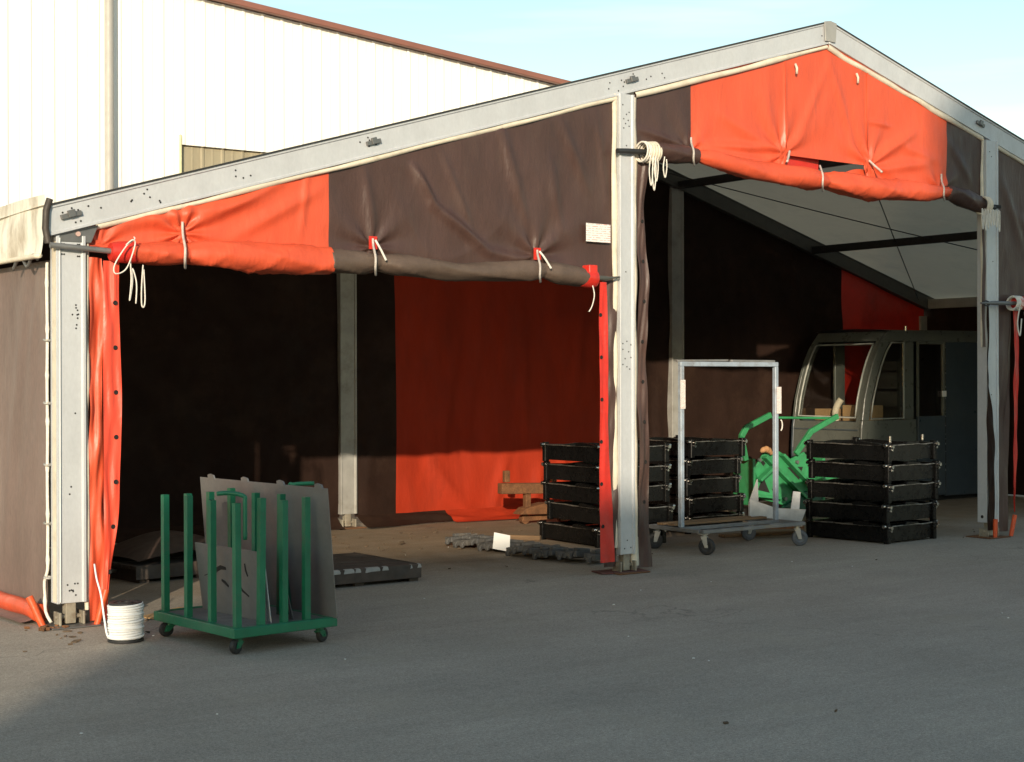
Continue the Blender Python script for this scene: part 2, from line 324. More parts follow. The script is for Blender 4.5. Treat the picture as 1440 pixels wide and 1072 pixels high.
# ------------------------------------------------------------------ white metal-clad warehouse behind the tent
wh = thing('warehouse', 'tall cream metal clad warehouse with brown roof edge rising behind the tent', 'warehouse', (4, 10, 0))
def roof_z(x): return 7.52 - abs(x + 0.0) * .0855       # x in world
def clad_sheet(x0, n, z0, y, m, ztop=None, name='cladding_sheet', pitch=.31):
    mb = MB(); prof = []
    for i in range(n):
        a = x0 + i * pitch
        prof += [(a, 0), (a + .016, -.013), (a + .045, -.013), (a + .066, 0), (a + .17, 0), (a + .182, -.003), (a + .196, -.003), (a + .208, 0)]
    prof.append((x0 + n * pitch, 0)); vs = []
    for x, d in prof:
        zt = ztop(x) if ztop else roof_z(x)
        vs += [(x - 4, y - 10 + d, z0), (x - 4, y - 10 + d, zt)]
    mb.add(vs, [(2 * i, 2 * i + 2, 2 * i + 3, 2 * i + 1) for i in range(len(prof) - 1)])
    return mb.build(name, m, wh)
px = .31
for k in range(-8, 18):                                   # one-metre-wide sheets of three ribs
    x0 = 5.25 + (3 * px) * (k - 2)
    z0 = 0.0; 
    yo = 10.0 + (.004 if k % 2 else 0)
    if k in (2, 3): z0 = 4.965
    clad_sheet(x0, 3, z0, yo, M_CLAD)
# khaki sheets, darker than the cladding, set slightly back in the gap under it
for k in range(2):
    clad_sheet(5.25 + .93 * k, 3, 0, 10.05 + (.004 if k % 2 else 0), M_CLADKHAKI, ztop=lambda x: 5.0, name='khaki_cladding_sheet')
xl = 5.25; 
MB().box(xl - .03 - 4, xl - .006 - 4, -.035, .045, 0, 5.10).build('opening_jamb', mat('yellowed_jamb', (.62, .60, .36), .6), wh, bevel=.004)
# eaves trim
tr = MB()
for a, b in ((-5, 0), (0, 15.0)):
    tr.bar((a - 4, -.10, roof_z(a) + .045), (b - 4, -.10, roof_z(b) + .04), .10, .088)
tr.build('roof_trim', M_TRIM, wh, bevel=.01)
rf = MB(); rf.add([(-9, 0.02, roof_z(-5) + .05), (-4, 0.02, roof_z(0) + .05), (11, 0.02, roof_z(15) + .05), (-9, 20, roof_z(-5) + .05), (-4, 20, roof_z(0) + .05), (11, 20, roof_z(15) + .05)], [(0, 1, 4, 3), (1, 2, 5, 4)])
rf.build('roof', M_TRIM, wh)
dp = MB(); dp.tube([(4.155 - 4, -.12, 0), (4.155 - 4, -.12, 7.0)], .062, 14)
for z in (1.2, 3.2): dp.box(4.08 - 4, 4.23 - 4, -.19, -.03, z, z + .04)
dp.build('downpipe', M_PIPE, wh, smooth=40)
sw = MB(); sw.add([(-9, .15, 0), (-9, 20, 0), (-9, 20, 7.1), (-9, .15, 7.1), (11, .15, 0), (11, 20, 0), (11, 20, 6.2), (11, .15, 6.2), ], [(0, 1, 2, 3), (4, 5, 6, 7), (1, 5, 6, 2)])
sw.build('side_wall', M_CLAD, wh)

# ------------------------------------------------------------------ works building across the yard (behind the camera): its long shadow covers the asphalt
PERP = Vector((math.cos(SUN_AZ), -math.sin(SUN_AZ), 0)); DIRH = Vector((math.sin(SUN_AZ), math.cos(SUN_AZ), 0))
S0 = -40.0; LIFT = 40.0 * math.tan(SUN_EL)
wb = thing('works_building', 'long grey works building with taller end block across the yard from the tent', 'building', PERP * 6 + DIRH * S0, -SUN_AZ)
M_WB = mat('grey_render', (.30, .29, .27), .8, var=.1, scale=.4)
# local x = across the sun (u-6), local y = along the light
MB().prism([(.635 - 6, 0), (7.49 - 6, 0), (7.49 - 6, LIFT + 2.05), (4.7 - 6, LIFT + 2.0), (4.1 - 6, LIFT + 1.5), (1.9 - 6, LIFT + 1.1), (.9 - 6, LIFT + .92), (.635 - 6, LIFT + .80)], (0, 0, 0), (1, 0, 0), (0, 0, 1), (0, -1, 0), 14).build('main_block', M_WB, wb)
MB().box(7.50 - 6, 40, -18, -.6, 0, LIFT + 5.0).build('end_block', M_WB, wb)
MB().prism([(7.46 - 6, LIFT + 5.0), (40.3, LIFT + 5.0), (40.3, LIFT + 9), (9.5 - 6, LIFT + 9), (7.02 - 6, LIFT + 5.9), (7.02 - 6, LIFT + 5.5)], (0, -.4, 0), (1, 0, 0), (0, 0, 1), (0, -1, 0), 17.8).build('shadow_overhang', M_WB, wb)  # unseen overhang, added and shaped to slant the shadow edge on the gable
for i in range(12):
    for j in range(4):
        x = 1.2 + 2.2 + i * 3.0
        MB().box(x, x + 1.6, -.62, -.57, 2 + j * 4, 3.6 + j * 4).build('window', mat('dark_pane', (.05, .06, .07), .1), wb)

# ------------------------------------------------------------------ the tent
tent = thing('frame_tent', 'orange and brown frame tent on grey aluminium posts, its front curtains rolled up', 'tent', (0, 0, 0))
SL = .294
def ztop(x): return 2.905 + SL * x if x < 7.45 else 2.905 + SL * 7.45 - SL * (x - 7.45)
def zbot(x): return ztop(x) - .205
XR = 14.9
# --- rafters (front and back frame), one per slope
def rafter(y0, y1, m):
    out = []
    for a, b in ((-.18, 7.45), (7.45, XR + .18)):
        mb = MB(); 
        def sect(x):
            zt, zb = ztop(x), zbot(x)
            # hollow keder profile seen from its side: face with lips top and bottom
            return [(x, y0, zb), (x, y0, zb + .018), (x, y0 + .010, zb + .020), (x, y0 + .010, zt - .020), (x, y0, zt - .018), (x, y0, zt), (x, y1, zt), (x, y1, zb)]
        A = sect(a); B = sect(b); n = len(A)
        mb.add(A + B, [tuple(range(n - 1, -1, -1)), tuple(range(n, 2 * n))] + [(i, (i + 1) % n, n + (i + 1) % n, n + i) for i in range(n)])
        out.append(mb.build('rafter', m, tent, bevel=.002))
    return out
rl, rr = rafter(-.075, .075, M_ALU)
rafter(4.85, 5.0, mat('back_rafter_aluminium', (.10, .10, .095), .5, .3, var=.1))
# ridge joint plate, brackets and drilled holes on the front rafters
MB().prism([(-.07, -.19), (.07, -.19), (.085, -.005), (0, .01), (-.085, -.005)], (7.45, -.088, ztop(7.45)), (1, 0, 0), (0, 0, 1), (0, 1, 0), .012).build('ridge_plate', M_ALUOLD, rl, bevel=.002)
def on_raft(x, t): return (x, -.077, zbot(x) + .205 * t)
for par, x, w in ((rl, -.02, .15), (rl, 2.37, .13), (rl, 4.97, .14), (rr, 9.72, .13), (rr, 12.4, .13)):
    mb = MB(); c = Vector(on_raft(x, .52)); d = Vector((1, 0, SL if x < 7.45 else -SL)).normalized()
    mb.bar(c - d * w / 2, c + d * w / 2, .022, .035, up=(0, 0, 1))
    mb.bar(c - d * w * .18 + Vector((0, -.012, .01)), c + d * w * .18 + Vector((0, -.012, .01)), .02, .05)
    mb.build('purlin_bracket', M_STEEL, par, bevel=.003)
hb = MB()
for x0, k in ((-.1, 9), (.35, 7), (1.1, 4), (2.2, 6), (4.7, 9), (5.1, 4), (7.3, 3)):
    for i in range(k):
        x = x0 + rng.rand() * .3; t = .2 + .6 * rng.rand(); p = on_raft(x, t); hb.cyl((p[0], p[1] + .01, p[2]), (p[0], p[1] + .0085, p[2]), .007, 8)
tag(hb.build('bolt_hole', M_BLACKHOLE, rl), kind='stuff')
# --- roof skin, with the dark front seal strip
def roofp(x, y):
    sag = .035 * math.sin(math.pi * min(max(y, 0), 5) / 5) * (1 + .4 * math.sin(x * 1.3))
    return (x, y, ztop(x) + .014 - sag)
rs_ = MB(); rs_.grid(roofp, lin(-.22, 7.45, 40), lin(-.06, 5.05, 18)); rs_.build('roof_cover', M_ROOF, tent, smooth=True)
rs_ = MB(); rs_.grid(roofp, lin(7.45, XR + .22, 40), lin(-.06, 5.05, 18)); rs_.build('roof_cover', M_ROOF, tent, smooth=True)
sl_ = MB()
for a, b in ((-.2, 7.45), (7.45, XR + .2)): sl_.bar((a, -.07, ztop(a) + .006), (b, -.07, ztop(b) + .006), .03, .010)
sl_.build('roof_seal', M_DARKSTEEL, tent)
# --- purlins and bracing wires under the roof
for x in (2.45, 4.95, 7.45, 9.95, 12.45):
    MB().bar((x, .08, zbot(x) + .05), (x, 4.85, zbot(x) + .05), .07, .10).build('purlin', M_DARKSTEEL, tent, bevel=.004)
for x in (-.05, XR + .05): MB().bar((x, .06, 2.78), (x, 4.86, 2.78), .10, .14).build('eaves_purlin', M_ALUOLD, tent, bevel=.004)
def rp(x, y, o=.12): return Vector((x, y, ztop(x) - o))
for a, b in (((9.2, 5), (14.9, 1.0)), ((7.5, .1), (14.9, 5)), ((.1, 0.1), (7.4, 4.9)), ((.1, 4.9), (7.4, .1))):
    A = rp(*a); B = rp(*b); pts = [A.lerp(B, t) + Vector((0, 0, -.05 * 4 * t * (1 - t))) for t in lin(0, 1, 12)]
    MB().tube(pts, .007, 6).build('bracing_wire', M_DARKSTEEL, tent)

# --- posts
def post(x, y0, y1, w, ztop_, m=M_ALU, grooves=True, foot=True, zb=.16, lip=.022):
    mb = MB(); h = w / 2
    # I-shaped front: recessed face between two keder lips
    mb.prism([(-h, 0), (-h + lip, 0), (-h + lip + .004, .012), (h - lip - .004, .012), (h - lip, 0), (h, 0), (h, y1 - y0), (-h, y1 - y0)], (x, y0, zb), (1, 0, 0), (0, 1, 0), (0, 0, 1), ztop_ - zb)
    o = mb.build('post', m, tent, bevel=.002)
    if foot:
        f = MB(); f.box(x - .035, x + .035, y0 + .02, y0 + .09, .02, zb + .02)
        f.box(x - .09, x - .075, y0 - .01, y0 + .11, .012, .10); f.box(x + .075, x + .09, y0 - .01, y0 + .11, .012, .10)
        f.cyl((x - .10, y0 + .05, .065), (x + .10, y0 + .05, .065), .014, 10)
        f.build('foot_hinge', mat('worn_foot_steel', (.30, .27, .21), .6, .2, var=.25, scale=12, dirt=(.14, .08, .045), dirt_amt=.8, dscale=10), o, bevel=.003)
        MB().box(x - .17, x + .17, y0 - .10, y0 + .22, 0.002, .012).build('base_plate', M_RUST if x > 4 else M_STEEL, o, bevel=.003)
    return o
pA = post(-.03, -.10, .02, .205, 2.66)
pB = post(4.895, -.10, .01, .165, zbot(4.9) - .005)
pC = post(9.885, -.10, .02, .20, zbot(9.885) - .005)
pD = post(XR + .03, -.10, .02, .205, 2.66)
M_BP = M_ALUOLD
for x in (4.985, 9.93): post(x, 4.87, 4.99, .21, zbot(x), M_BP)
post(-.03, 4.9, 5.0, .2, 2.6, M_BP); post(XR, 4.9, 5.0, .2, 2.6, M_BP)
# bright groove insert in the outer lip of the left post
MB().box(-.113, -.107, -.104, -.098, .17, 2.64).build('keder_track', M_PAPER, pA)
MB().box(-.135, -.1335, -.09, -.02, .17, 2.62).build('side_strip', M_CREAM, pA)
def holes(p, x, y, pts, r=.0065):
    mb = MB()
    for a, z in pts: mb.cyl((x + a, y + .002, z), (x + a, y - .0015, z), r, 8)
    tag(mb.build('bolt_hole', M_BLACKHOLE, p), kind='stuff')
ha = [(-.06, 2.60), (-.045, 2.60), (.05, 2.60), (.062, 2.60), (-.06, 2.53), (-.045, 2.53), (.05, 2.52), (.062, 2.52)]
ha += [(.02 + .045 * rng.rand() - .02 * rng.rand(), 2.02 + .22 * rng.rand()) for _ in range(9)] + [(.01 + .03 * rng.normal(), .27 + .05 * rng.normal()) for _ in range(8)] + [(.03, 1.45), (-.01, .9), (.0, .95)]
holes(pA, -.03, -.088, ha)
zB = zbot(4.9)
holes(pB, 4.895, -.088, [(-.04, zB - .10), (.03, zB - .16), (0, zB - .18), (-.03, zB - .22), (.02, zB - .23), (-.01, zB - .26), (.03, zB - .28), (-.03, zB - .3), (0, zB - .45), (-.01, 2.6)]
      + [(-.045, 1.98), (0, 2.0), (.045, 1.97), (-.045, 1.93), (.02, 1.91), (.045, 1.86), (-.02, 1.85), (-.045, 1.8), (0, 1.78), (.03, 1.76), (0, .28), (-.03, .21), (.04, .215)])
holes(pC, 9.885, -.088, [(-.03, 4.05), (0, 4.0), (.02, 2.9), (-.01, 1.5), (0, 3.4)])
MB().cyl((9.785 - .002, -.04, .22), (9.785 + .004, -.04, .22), .018, 10).build('side_bolt', M_BLACKHOLE, pC)
# eaves bracket at the left corner
eb = MB(); eb.prism([(-.14, 2.615), (.115, 2.615), (.165, 2.735), (-.14, 2.66)], (0, -.092, 0), (1, 0, 0), (0, 0, 1), (0, 1, 0), .05)
eb.build('eaves_bracket', M_STEEL, pA, bevel=.003)
MB().cyl((.02, -.093, 2.672), (.02, -.104, 2.672), .017, 12).build('bracket_bolt', mat('pale_bolt', (.62, .42, .36), .5), pA, smooth=40)
MB().bar((-.15, -.085, 2.652), (.16, -.085, 2.735), .03, .012).build('bracket_seal', M_DARKSTEEL, pA)
MB().tube([(-.185, -.09, 2.60), (-.20, -.08, 2.70), (-.195, -.08, 2.82), (-.17, -.08, 2.90)], .024, 10).build('eaves_end_cap', mat('dark_end_rubber', (.045, .035, .028), .6), pA, smooth=40)
# keder strips: pale edge rope pockets along rafters and posts
def keder(pts, w, name='keder_strip', seed=1, dy=.0, m=M_CREAM, par=tent):
    """pale fabric band through pts (x,z), given width, lying just proud of the facade"""
    mb = MB(); wob = Wob(seed, 6, 5, 1); vs = []; fs = []
    P = []
    for i in range(len(pts) - 1):
        a = Vector((pts[i][0], 0, pts[i][1])); b = Vector((pts[i + 1][0], 0, pts[i + 1][1])); n = max(2, int((b - a).length / .06))
        P += [a.lerp(b, k / n) for k in range(n)]
    P.append(Vector((pts[-1][0], 0, pts[-1][1])))
    for i, p in enumerate(P):
        d = (P[min(i + 1, len(P) - 1)] - P[max(i - 1, 0)]).normalized(); nrm = Vector((d.z, 0, -d.x)); s = i * .06
        ww = w * (.5 + .12 * wob(s)); off = w * .10 * wob(s + 9); yy = -.062 + dy + .006 * wob(s * 1.7 + 4)
        for q, y in ((-1, .015), (-1, 0), (0, -.012), (1, 0), (1, .015)): vs.append(p + nrm * (q * ww + off) + Vector((0, yy + y, 0)))
    for i in range(len(P) - 1):
        for k in range(4): fs.append((i * 5 + k, i * 5 + k + 1, i * 5 + k + 6, i * 5 + k + 5))
    mb.add(vs, fs); return mb.build(name, m, par, smooth=True)
keder([(.16, zbot(.16) - .018), (4.80, zbot(4.80) - .018)], .042, seed=2)
keder([(5.02, zbot(5.02) - .035), (7.43, zbot(7.43) - .030)], .05, seed=3)
keder([(7.43, zbot(7.43) - .030), (9.77, zbot(9.77) - .022)], .05, seed=4)
keder([(9.99, zbot(9.99) - .022), (XR - .1, zbot(XR - .1) - .022)], .04, seed=5)
keder([(.092, .10), (.092, 2.62)], .034, seed=6)
keder([(4.79, .22), (4.79, zB - .01)], .05, seed=7)
keder([(5.015, .05), (5.0, 1.6), (5.005, zB - .02)], .062, seed=8)
keder([(9.772, 2.0), (9.775, zbot(9.77) - .02)], .035, seed=9)
keder([(10.0, .05), (10.01, 1.0), (10.0, zbot(10) - .03)], .042, seed=10)

# --- gable cloth: wrinkled sheets. Folds are given as line segments in the cloth (x,z) with width and depth.
def make_disp(seed, folds, noise_amp=.012, f=3.2, stars=()):
    w1 = Wob(seed, 10, f); w2 = Wob(seed + 50, 10, f * 2.6); w3 = Wob(seed + 70, 9, f * 1.1); w4 = Wob(seed + 90, 9, f * 4.5)
    def D(x, z):
        d = noise_amp * w1(x, z * .8) + noise_amp * .35 * w2(x, z) + noise_amp * .8 * (1 - min(1, abs(w3(x * 1.2, z * .6) + .35 * w4(x * .4, z * .3)) * 1.7)) ** 2 + noise_amp * .10 * w4(x, z)
        for (x0, z0, x1, z1, wd, am) in folds:
            dx, dz = x1 - x0, z1 - z0; L2 = dx * dx + dz * dz; t = ((x - x0) * dx + (z - z0) * dz) / L2
            if -.15 < t < 1.15:
                dist = abs((x - x0) * dz - (z - z0) * dx) / math.sqrt(L2)
                s = ((x - x0) * dz - (z - z0) * dx) / math.sqrt(L2) / wd
                if dist < 3 * wd: d += 1.7 * am * math.exp(-s * s) * math.sin(math.pi * max(0, min(1, (t + .15) / 1.3)))
        for (xc, zc, k, am, ln, ph) in stars:
            dx, dz = x - xc, z - zc; r = math.hypot(dx, dz)
            if r < ln * 3: d += 1.8 * am * math.exp(-r / ln) * min(1, r / .08) * math.cos(k * math.atan2(dz, dx) + ph)
        return -d
    return D
def cloth(name, m, x0, x1, zl, zh, D, y=-.045, nx=80, nz=40, par=tent):
    mb = MB(); us = lin(x0, x1, nx); vs = lin(0, 1, nz)
    def f(u, v):
        a, b = zl(u), zh(u); z = a + (b - a) * v
        edge = min(1, min(v, 1 - v) / .05 * .5 + .5)
        return (u, y + D(u, z) * edge, z)
    mb.grid(f, us, vs); return mb.build(name, m, par, smooth='keep' and True)
gab = bpy.data.objects.new('gable_cloth', None)
DL = make_disp(11, [(.35, 2.75, 1.4, 3.0, .05, .02), (.9, 2.78, 1.6, 3.15, .04, .018), (1.2, 2.72, 1.9, 3.1, .05, .015), (1.75, 2.72, 1.82, 3.3, .03, .008),
                    (2.75, 3.35, 2.95, 3.05, .035, .028), (2.95, 3.05, 3.45, 2.72, .04, .030), (3.45, 2.72, 3.9, 2.64, .04, .015), (2.4, 2.8, 2.3, 3.3, .04, .012),
                    (3.6, 3.7, 3.85, 2.95, .05, .018), (4.1, 3.5, 4.2, 2.95, .05, .015), (4.2, 3.85, 4.5, 3.3, .05, .016), (3.0, 3.5, 3.3, 2.9, .03, .010), (4.6, 3.9, 4.72, 3.2, .03, .010)],
               .008, 2.6, stars=((.80, 2.72, 9, .016, .22, .4), (2.38, 2.70, 7, .014, .22, 1), (3.95, 2.70, 7, .018, .25, 2), (.2, 2.6, 8, .012, .2, 0)))
low = lambda x: 2.585; high = lambda x: zbot(x) + .005
cloth('orange_gable_panel', M_ORANGE, .11, 1.995, lambda x: 2.585, high, DL, nx=110, nz=46)
cloth('brown_gable_panel', M_BROWN, 1.995, 4.80, lambda x: 2.56, high, DL, nx=150, nz=80)
DR = make_disp(23, [(6.87, 3.80, 6.87, 4.65, .012, .010), (7.99, 3.80, 8.0, 4.6, .012, .010), (7.45, 4.7, 7.0, 3.85, .05, .010), (7.45, 4.75, 7.85, 3.85, .05, .010),
                    (8.05, 3.80, 8.7, 4.15, .05, .020), (8.1, 3.74, 8.9, 3.85, .05, .020), (5.8, 3.78, 6.8, 3.82, .04, .022), (5.75, 3.72, 6.5, 3.70, .035, .02), (8.0, 4.2, 8.35, 4.18, .02, .012),
                    (9.05, 3.9, 8.5, 4.0, .05, .012), (6.8, 3.76, 6.0, 4.1, .06, .012), (9.25, 4.1, 9.6, 3.7, .05, .012), (5.1, 3.85, 5.6, 3.75, .03, .015)],
               .007, 2.4, stars=((6.83, 3.77, 9, .016, .3, .5), (8.03, 3.77, 9, .016, .3, 1.5), (5.66, 3.7, 7, .014, .2, 0), (9.1, 3.6, 7, .014, .2, 2)))
zr = lambda x: interp(x, [5.0, 5.65, 6.35, 6.84, 6.90, 7.96, 8.02, 8.6, 9.1, 9.8], [3.62, 3.66, 3.60, 3.585, 3.775, 3.765, 3.565, 3.55, 3.56, 3.44])
cloth('brown_gable_panel', M_BROWN, 5.02, 5.69, zr, high, DR, nx=40, nz=40)
cloth('orange_gable_panel', M_ORANGE, 5.69, 7.45, zr, high, DR, nx=120, nz=64)
cloth('orange_gable_panel', M_ORANGE, 7.45, 9.21, zr, high, DR, nx=120, nz=64)
cloth('brown_gable_panel', M_BROWN, 9.21, 9.79, zr, high, DR, nx=36, nz=40)
# red inner flap seen through the slit above the roll
mb = MB(); wq = Wob(5, 6, 6); mb.grid(lambda u, v: (u, .02 + .02 * wq(u, v) + .05 * (u - 6.88), v), lin(6.86, 7.42, 16), lin(3.50, 3.82, 8)); mb.build('inner_flap', M_RED, tent, smooth=True)
mb = MB(); mb.grid(lambda u, v: (u, .0 + .015 * wq(u, v), 3.52 + (v) * (.09 + .12 * smooth01(abs(u - 7.45) / .5))), lin(7.3, 8.02, 20), lin(0, 1, 6)); mb.build('inner_flap', M_ORANGE, tent, smooth=True)
DF = make_disp(31, [(10.4, 3.4, 11.2, 2.7, .05, .02), (11.5, 3.2, 12.2, 2.7, .05, .02), (10.1, 3.8, 10.5, 3.0, .04, .015)], .010, 2.6)
cloth('brown_gable_panel', M_BROWN, 9.98, 13.0, lambda x: 2.50, high, DF, nx=80, nz=50)
cloth('orange_gable_panel', M_ORANGE, 13.0, 14.80, lambda x: 2.55, high, DF, nx=60, nz=30)
# stitched seam lines on the upper door and small sewn loops
for x in (6.872, 7.995): MB().grid(lambda u, v: (u, -.052 + DR(u, v), v), [x - .010, x + .010], lin(zr(x) + .02, zbot(x) - .06, 26)).build('seam', M_ORANGE, tent, smooth=True)

# --- rolled-up curtains: wrinkled tubes with the pole inside
def roll(name, m, x0, x1, cz, cr, y, seed, n=160, par=tent, ties=(), lump=.10):
    wa = Wob(seed, 10, 1.0, 3); mb = MB(); nth = 26; vs = []
    for i in range(n):
        t = i / (n - 1); x = x0 + (x1 - x0) * t; z = cz(x); r = cr(x)
        for k in range(nth):
            th = 2 * math.pi * k / nth
            q1 = abs(math.sin(1.5 * th + 3.3 * x + 1.3 * wa(x * 1.7, 1, 2))); q2 = abs(math.sin(1.0 * th - 7.0 * x + 1.6 * wa(x * 2.3, 4, 1)))
            rr = r * (1 + lump * wa(x * 7, 2.2 * math.cos(th), 2.2 * math.sin(th)) + .5 * lump * wa(x * 3.1 + 1.6 * th, 3.5 * math.sin(th), 5) + 1.5 * lump * ((1 - q1) ** 3 - .12) + 1.1 * lump * ((1 - q2) ** 4 - .1) * (.5 + .5 * wa(x * 1.1, 7, 3)))
            for tx in ties:
                e = abs(x - tx) / .16
                if e < 1: rr *= 1 - .24 * (1 - e) ** 2 + .05 * (1 - e) * math.sin(9 * th)
            if i in (0, n - 1): rr *= .8
            vs.append((x, y + rr * 1.05 * math.sin(th), z + rr * math.cos(th)))
    fs = [(i * nth + k, i * nth + (k + 1) % nth, (i + 1) * nth + (k + 1) % nth, (i + 1) * nth + k) for i in range(n - 1) for k in range(nth)]
    fs += [tuple(range(nth)), tuple((n - 1) * nth + k for k in range(nth))]
    mb.add(vs, fs); return mb.build(name, m, par, smooth=True)
YR = -.13
lx = [.25, .42, .60, .80, 1.0, 1.4, 1.9, 2.2, 2.37, 2.55, 3.1, 3.5, 3.8, 3.95, 4.1, 4.45]
lz = [2.56, 2.56, 2.565, 2.57, 2.575, 2.57, 2.562, 2.57, 2.575, 2.565, 2.53, 2.545, 2.565, 2.575, 2.56, 2.525]
lr = [.062, .070, .088, .085, .095, .108, .100, .095, .078, .088, .070, .080, .090, .078, .088, .072]
czL = lambda x: interp(x, lx, lz); crL = lambda x: interp(x, lx, lr)
r1 = roll('rolled_curtain', M_ORANGE, .36, 1.96, czL, crL, YR, 3, n=260, lump=.12, ties=(.8,))
M_ROLLBROWN = mat('sun_dusty_brown_pvc', crease=.8, cscale=1.7, col=(.102, .070, .052), rough=.6, var=.2, scale=4, fine=.1, bump=.20, bscale=25, dirt=(.12, .095, .07), dirt_amt=.6, dscale=3)
r2 = roll('rolled_curtain', M_ROLLBROWN, 1.93, 4.40, czL, lambda x: crL(x) * .97, YR, 4, n=280, ties=(2.37, 3.95), lump=.095)
rcf = MB(); rcf.tube([(x, YR, czL(x)) for x in lin(4.37, 4.50, 6)], [.078, .081, .083, .083, .084, .076], 20); rcf.build('roll_cuff', M_RED, r2, smooth=50)
MB().box(4.395, 4.485, -.20, -.10, czL(4.45) + .02, czL(4.45) + .11).build('cuff_tab', M_RED, r2, bevel=.006)
rcf = MB(); rcf.tube([(x, YR, czL(x)) for x in lin(.235, .42, 6)], [.060, .070, .074, .076, .076, .072], 20); rcf.build('roll_cuff', M_RED, r1, smooth=50)
MB().tube([(-.185, YR, 2.585), (0, YR, 2.575), (.30, YR, 2.56)], .020, 12).build('roll_pole', mat('pole_grey', (.18, .18, .175), .5, .3), r1, smooth=40)
MB().tube([(4.44, YR, 2.535), (4.63, YR, 2.532), (4.66, YR, 2.534), (4.78, YR, 2.548)], [.022, .022, .013, .009], 12).build('roll_pole', mat('pole_dark', (.11, .11, .095), .5, .3), r2, smooth=40)
gx = [5.05, 5.2, 5.45, 5.60, 5.68, 5.9, 6.35, 6.8, 7.1, 7.32, 7.6, 8.0, 8.4, 8.8, 9.06, 9.15, 9.4, 9.65, 9.75]
gz = [3.645, 3.66, 3.665, 3.665, 3.655, 3.645, 3.59, 3.57, 3.565, 3.56, 3.545, 3.535, 3.535, 3.55, 3.565, 3.575, 3.53, 3.47, 3.46]
gr = [.06, .075, .085, .07, .068, .085, .092, .095, .098, .085, .105, .112, .100, .085, .066, .07, .09, .085, .06]
czR = lambda x: interp(x, gx, gz); crR = lambda x: interp(x, gx, gr)
r3 = roll('rolled_curtain', M_BROWN, 5.12, 5.68, czR, crR, YR, 8, n=60)
r4 = roll('rolled_curtain', M_ORANGE, 5.66, 9.12, czR, crR, YR, 9, n=320, lump=.11, ties=(5.68, 7.32, 9.08))
r5 = roll('rolled_curtain', M_BROWN, 9.10, 9.70, czR, crR, YR, 10, n=60)
MB().tube([(4.755, YR, 3.63), (4.86, YR, 3.636), (5.16, YR, 3.65)], [.022, .024, .024], 12).build('roll_pole', M_DARKSTEEL, r3, smooth=40)
MB().tube([(9.6, YR, 3.47), (9.86, -.15, 3.455)], .022, 12).build('roll_pole', M_DARKSTEEL, r5, smooth=40)
MB().box(9.89, 10.0, -.125, -.10, 3.46, 3.495).build('post_eye', M_BLACKHOLE, pC, bevel=.004)
# white rope lashings at the ends of the gable roll
def rope(pts, par, r=.0055, n=7, name='lashing', m=M_ROPE): return MB().tube(spline(pts, n), r, 7).build(name, m, par, smooth=True)
for i in range(7):
    x = 5.03 + i * .026; rr = .075 + .012 * rng.rand()
    MB().tube(arc((x, YR, 3.645), rr, 0, 345, 20, (0, 1, 0), (.06, 0, 1)), .016 if i > 2 else .009, 7).build('lashing', M_CREAM if i > 2 else M_ROPE, r3, smooth=True)
for dx, ln in ((.0, .26), (.035, .30), (.06, .22), (.16, .18)):
    x = 5.0 + dx + .03; rope([(x, -.25, 3.60), (x - .02, -.255, 3.60 - ln * .55), (x + .005, -.25, 3.60 - ln), (x + .025, -.25, 3.6 - ln * .5), (x + .02, -.25, 3.58)], r3)
for i in range(7):
    x = 9.52 + .045 * i; ln = .16 + .08 * rng.rand()
    rope([(x, -.25, 3.42), (x - .012, -.255, 3.42 - ln * .6), (x + .006, -.255, 3.42 - ln), (x + .018, -.25, 3.42 - ln * .5), (x + .014, -.25, 3.41)], r5, .006)
for i in range(4):
    MB().tube(arc((9.62 + .022 * i, -.165, 3.465), .088, 0, 345, 18, (0, 1, 0), (.1, 0, 1)), .011, 7).build('lashing', M_CREAM, r5, smooth=True)
# rope and loops at the left end of the low curtain
rope([(.30, -.25, 2.60), (.34, -.27, 2.635), (.36, -.26, 2.60), (.30, -.26, 2.44), (.22, -.265, 2.40), (.215, -.26, 2.46), (.30, -.25, 2.59), (.36, -.25, 2.64), (.37, -.22, 2.66)], r1, .0050)
rope([(.33, -.25, 2.50), (.335, -.255, 2.36), (.325, -.25, 2.22), (.345, -.25, 2.34), (.35, -.24, 2.44), (.375, -.25, 2.34), (.37, -.25, 2.20)], r1, .0050)
rope([(.435, -.22, 2.47), (.42, -.23, 2.32), (.42, -.23, 2.20), (.435, -.23, 2.18), (.445, -.23, 2.24), (.44, -.22, 2.44)], r1, .0050)
rope([(4.42, -.21, 2.46), (4.43, -.22, 2.38), (4.41, -.215, 2.29), (4.38, -.21, 2.24)], r2, .0050)
# tie straps holding the rolls up, with red reinforcing patches
M_TIE = mat('grey_tie_webbing', (.52, .47, .42), .8, var=.2, scale=30, bump=.3, bscale=150)
def strap(par, x, ztp, zc, r, y=-.13, patch=True, lean=-.045, double=False):
    lean = -(r + .05) * (x + 3.833) / 10.4 * .95
    if patch:
        mb = MB(); mb.box(x - .036, x + .036, -.066, -.060, ztp - .08, ztp + .02); mb.build('tie_patch', M_RED, par)
    pts = [(x - .008, -.075, ztp), (x - .004 + lean * .2, -.10, zc + r + .04), (x + lean * .95, y - r - .008, zc + .03), (x + lean, y - r - .012, zc - r * .6), (x + lean * .35, y - .02, zc - r - .012)]
    MB().tube(spline(pts, 5), .0095, 8).build('tie_strap', M_TIE, par, smooth=True)
    if double: MB().tube(spline([(x + .012, -.078, ztp - .01), (x + .03, -.12, zc + r + .02), (x + .012, y - r - .018, zc + .01)], 5), .009, 8).build('tie_strap', M_ROPE, par, smooth=True)
strap(r1, .80, 2.80, 2.572, .094, patch=False)
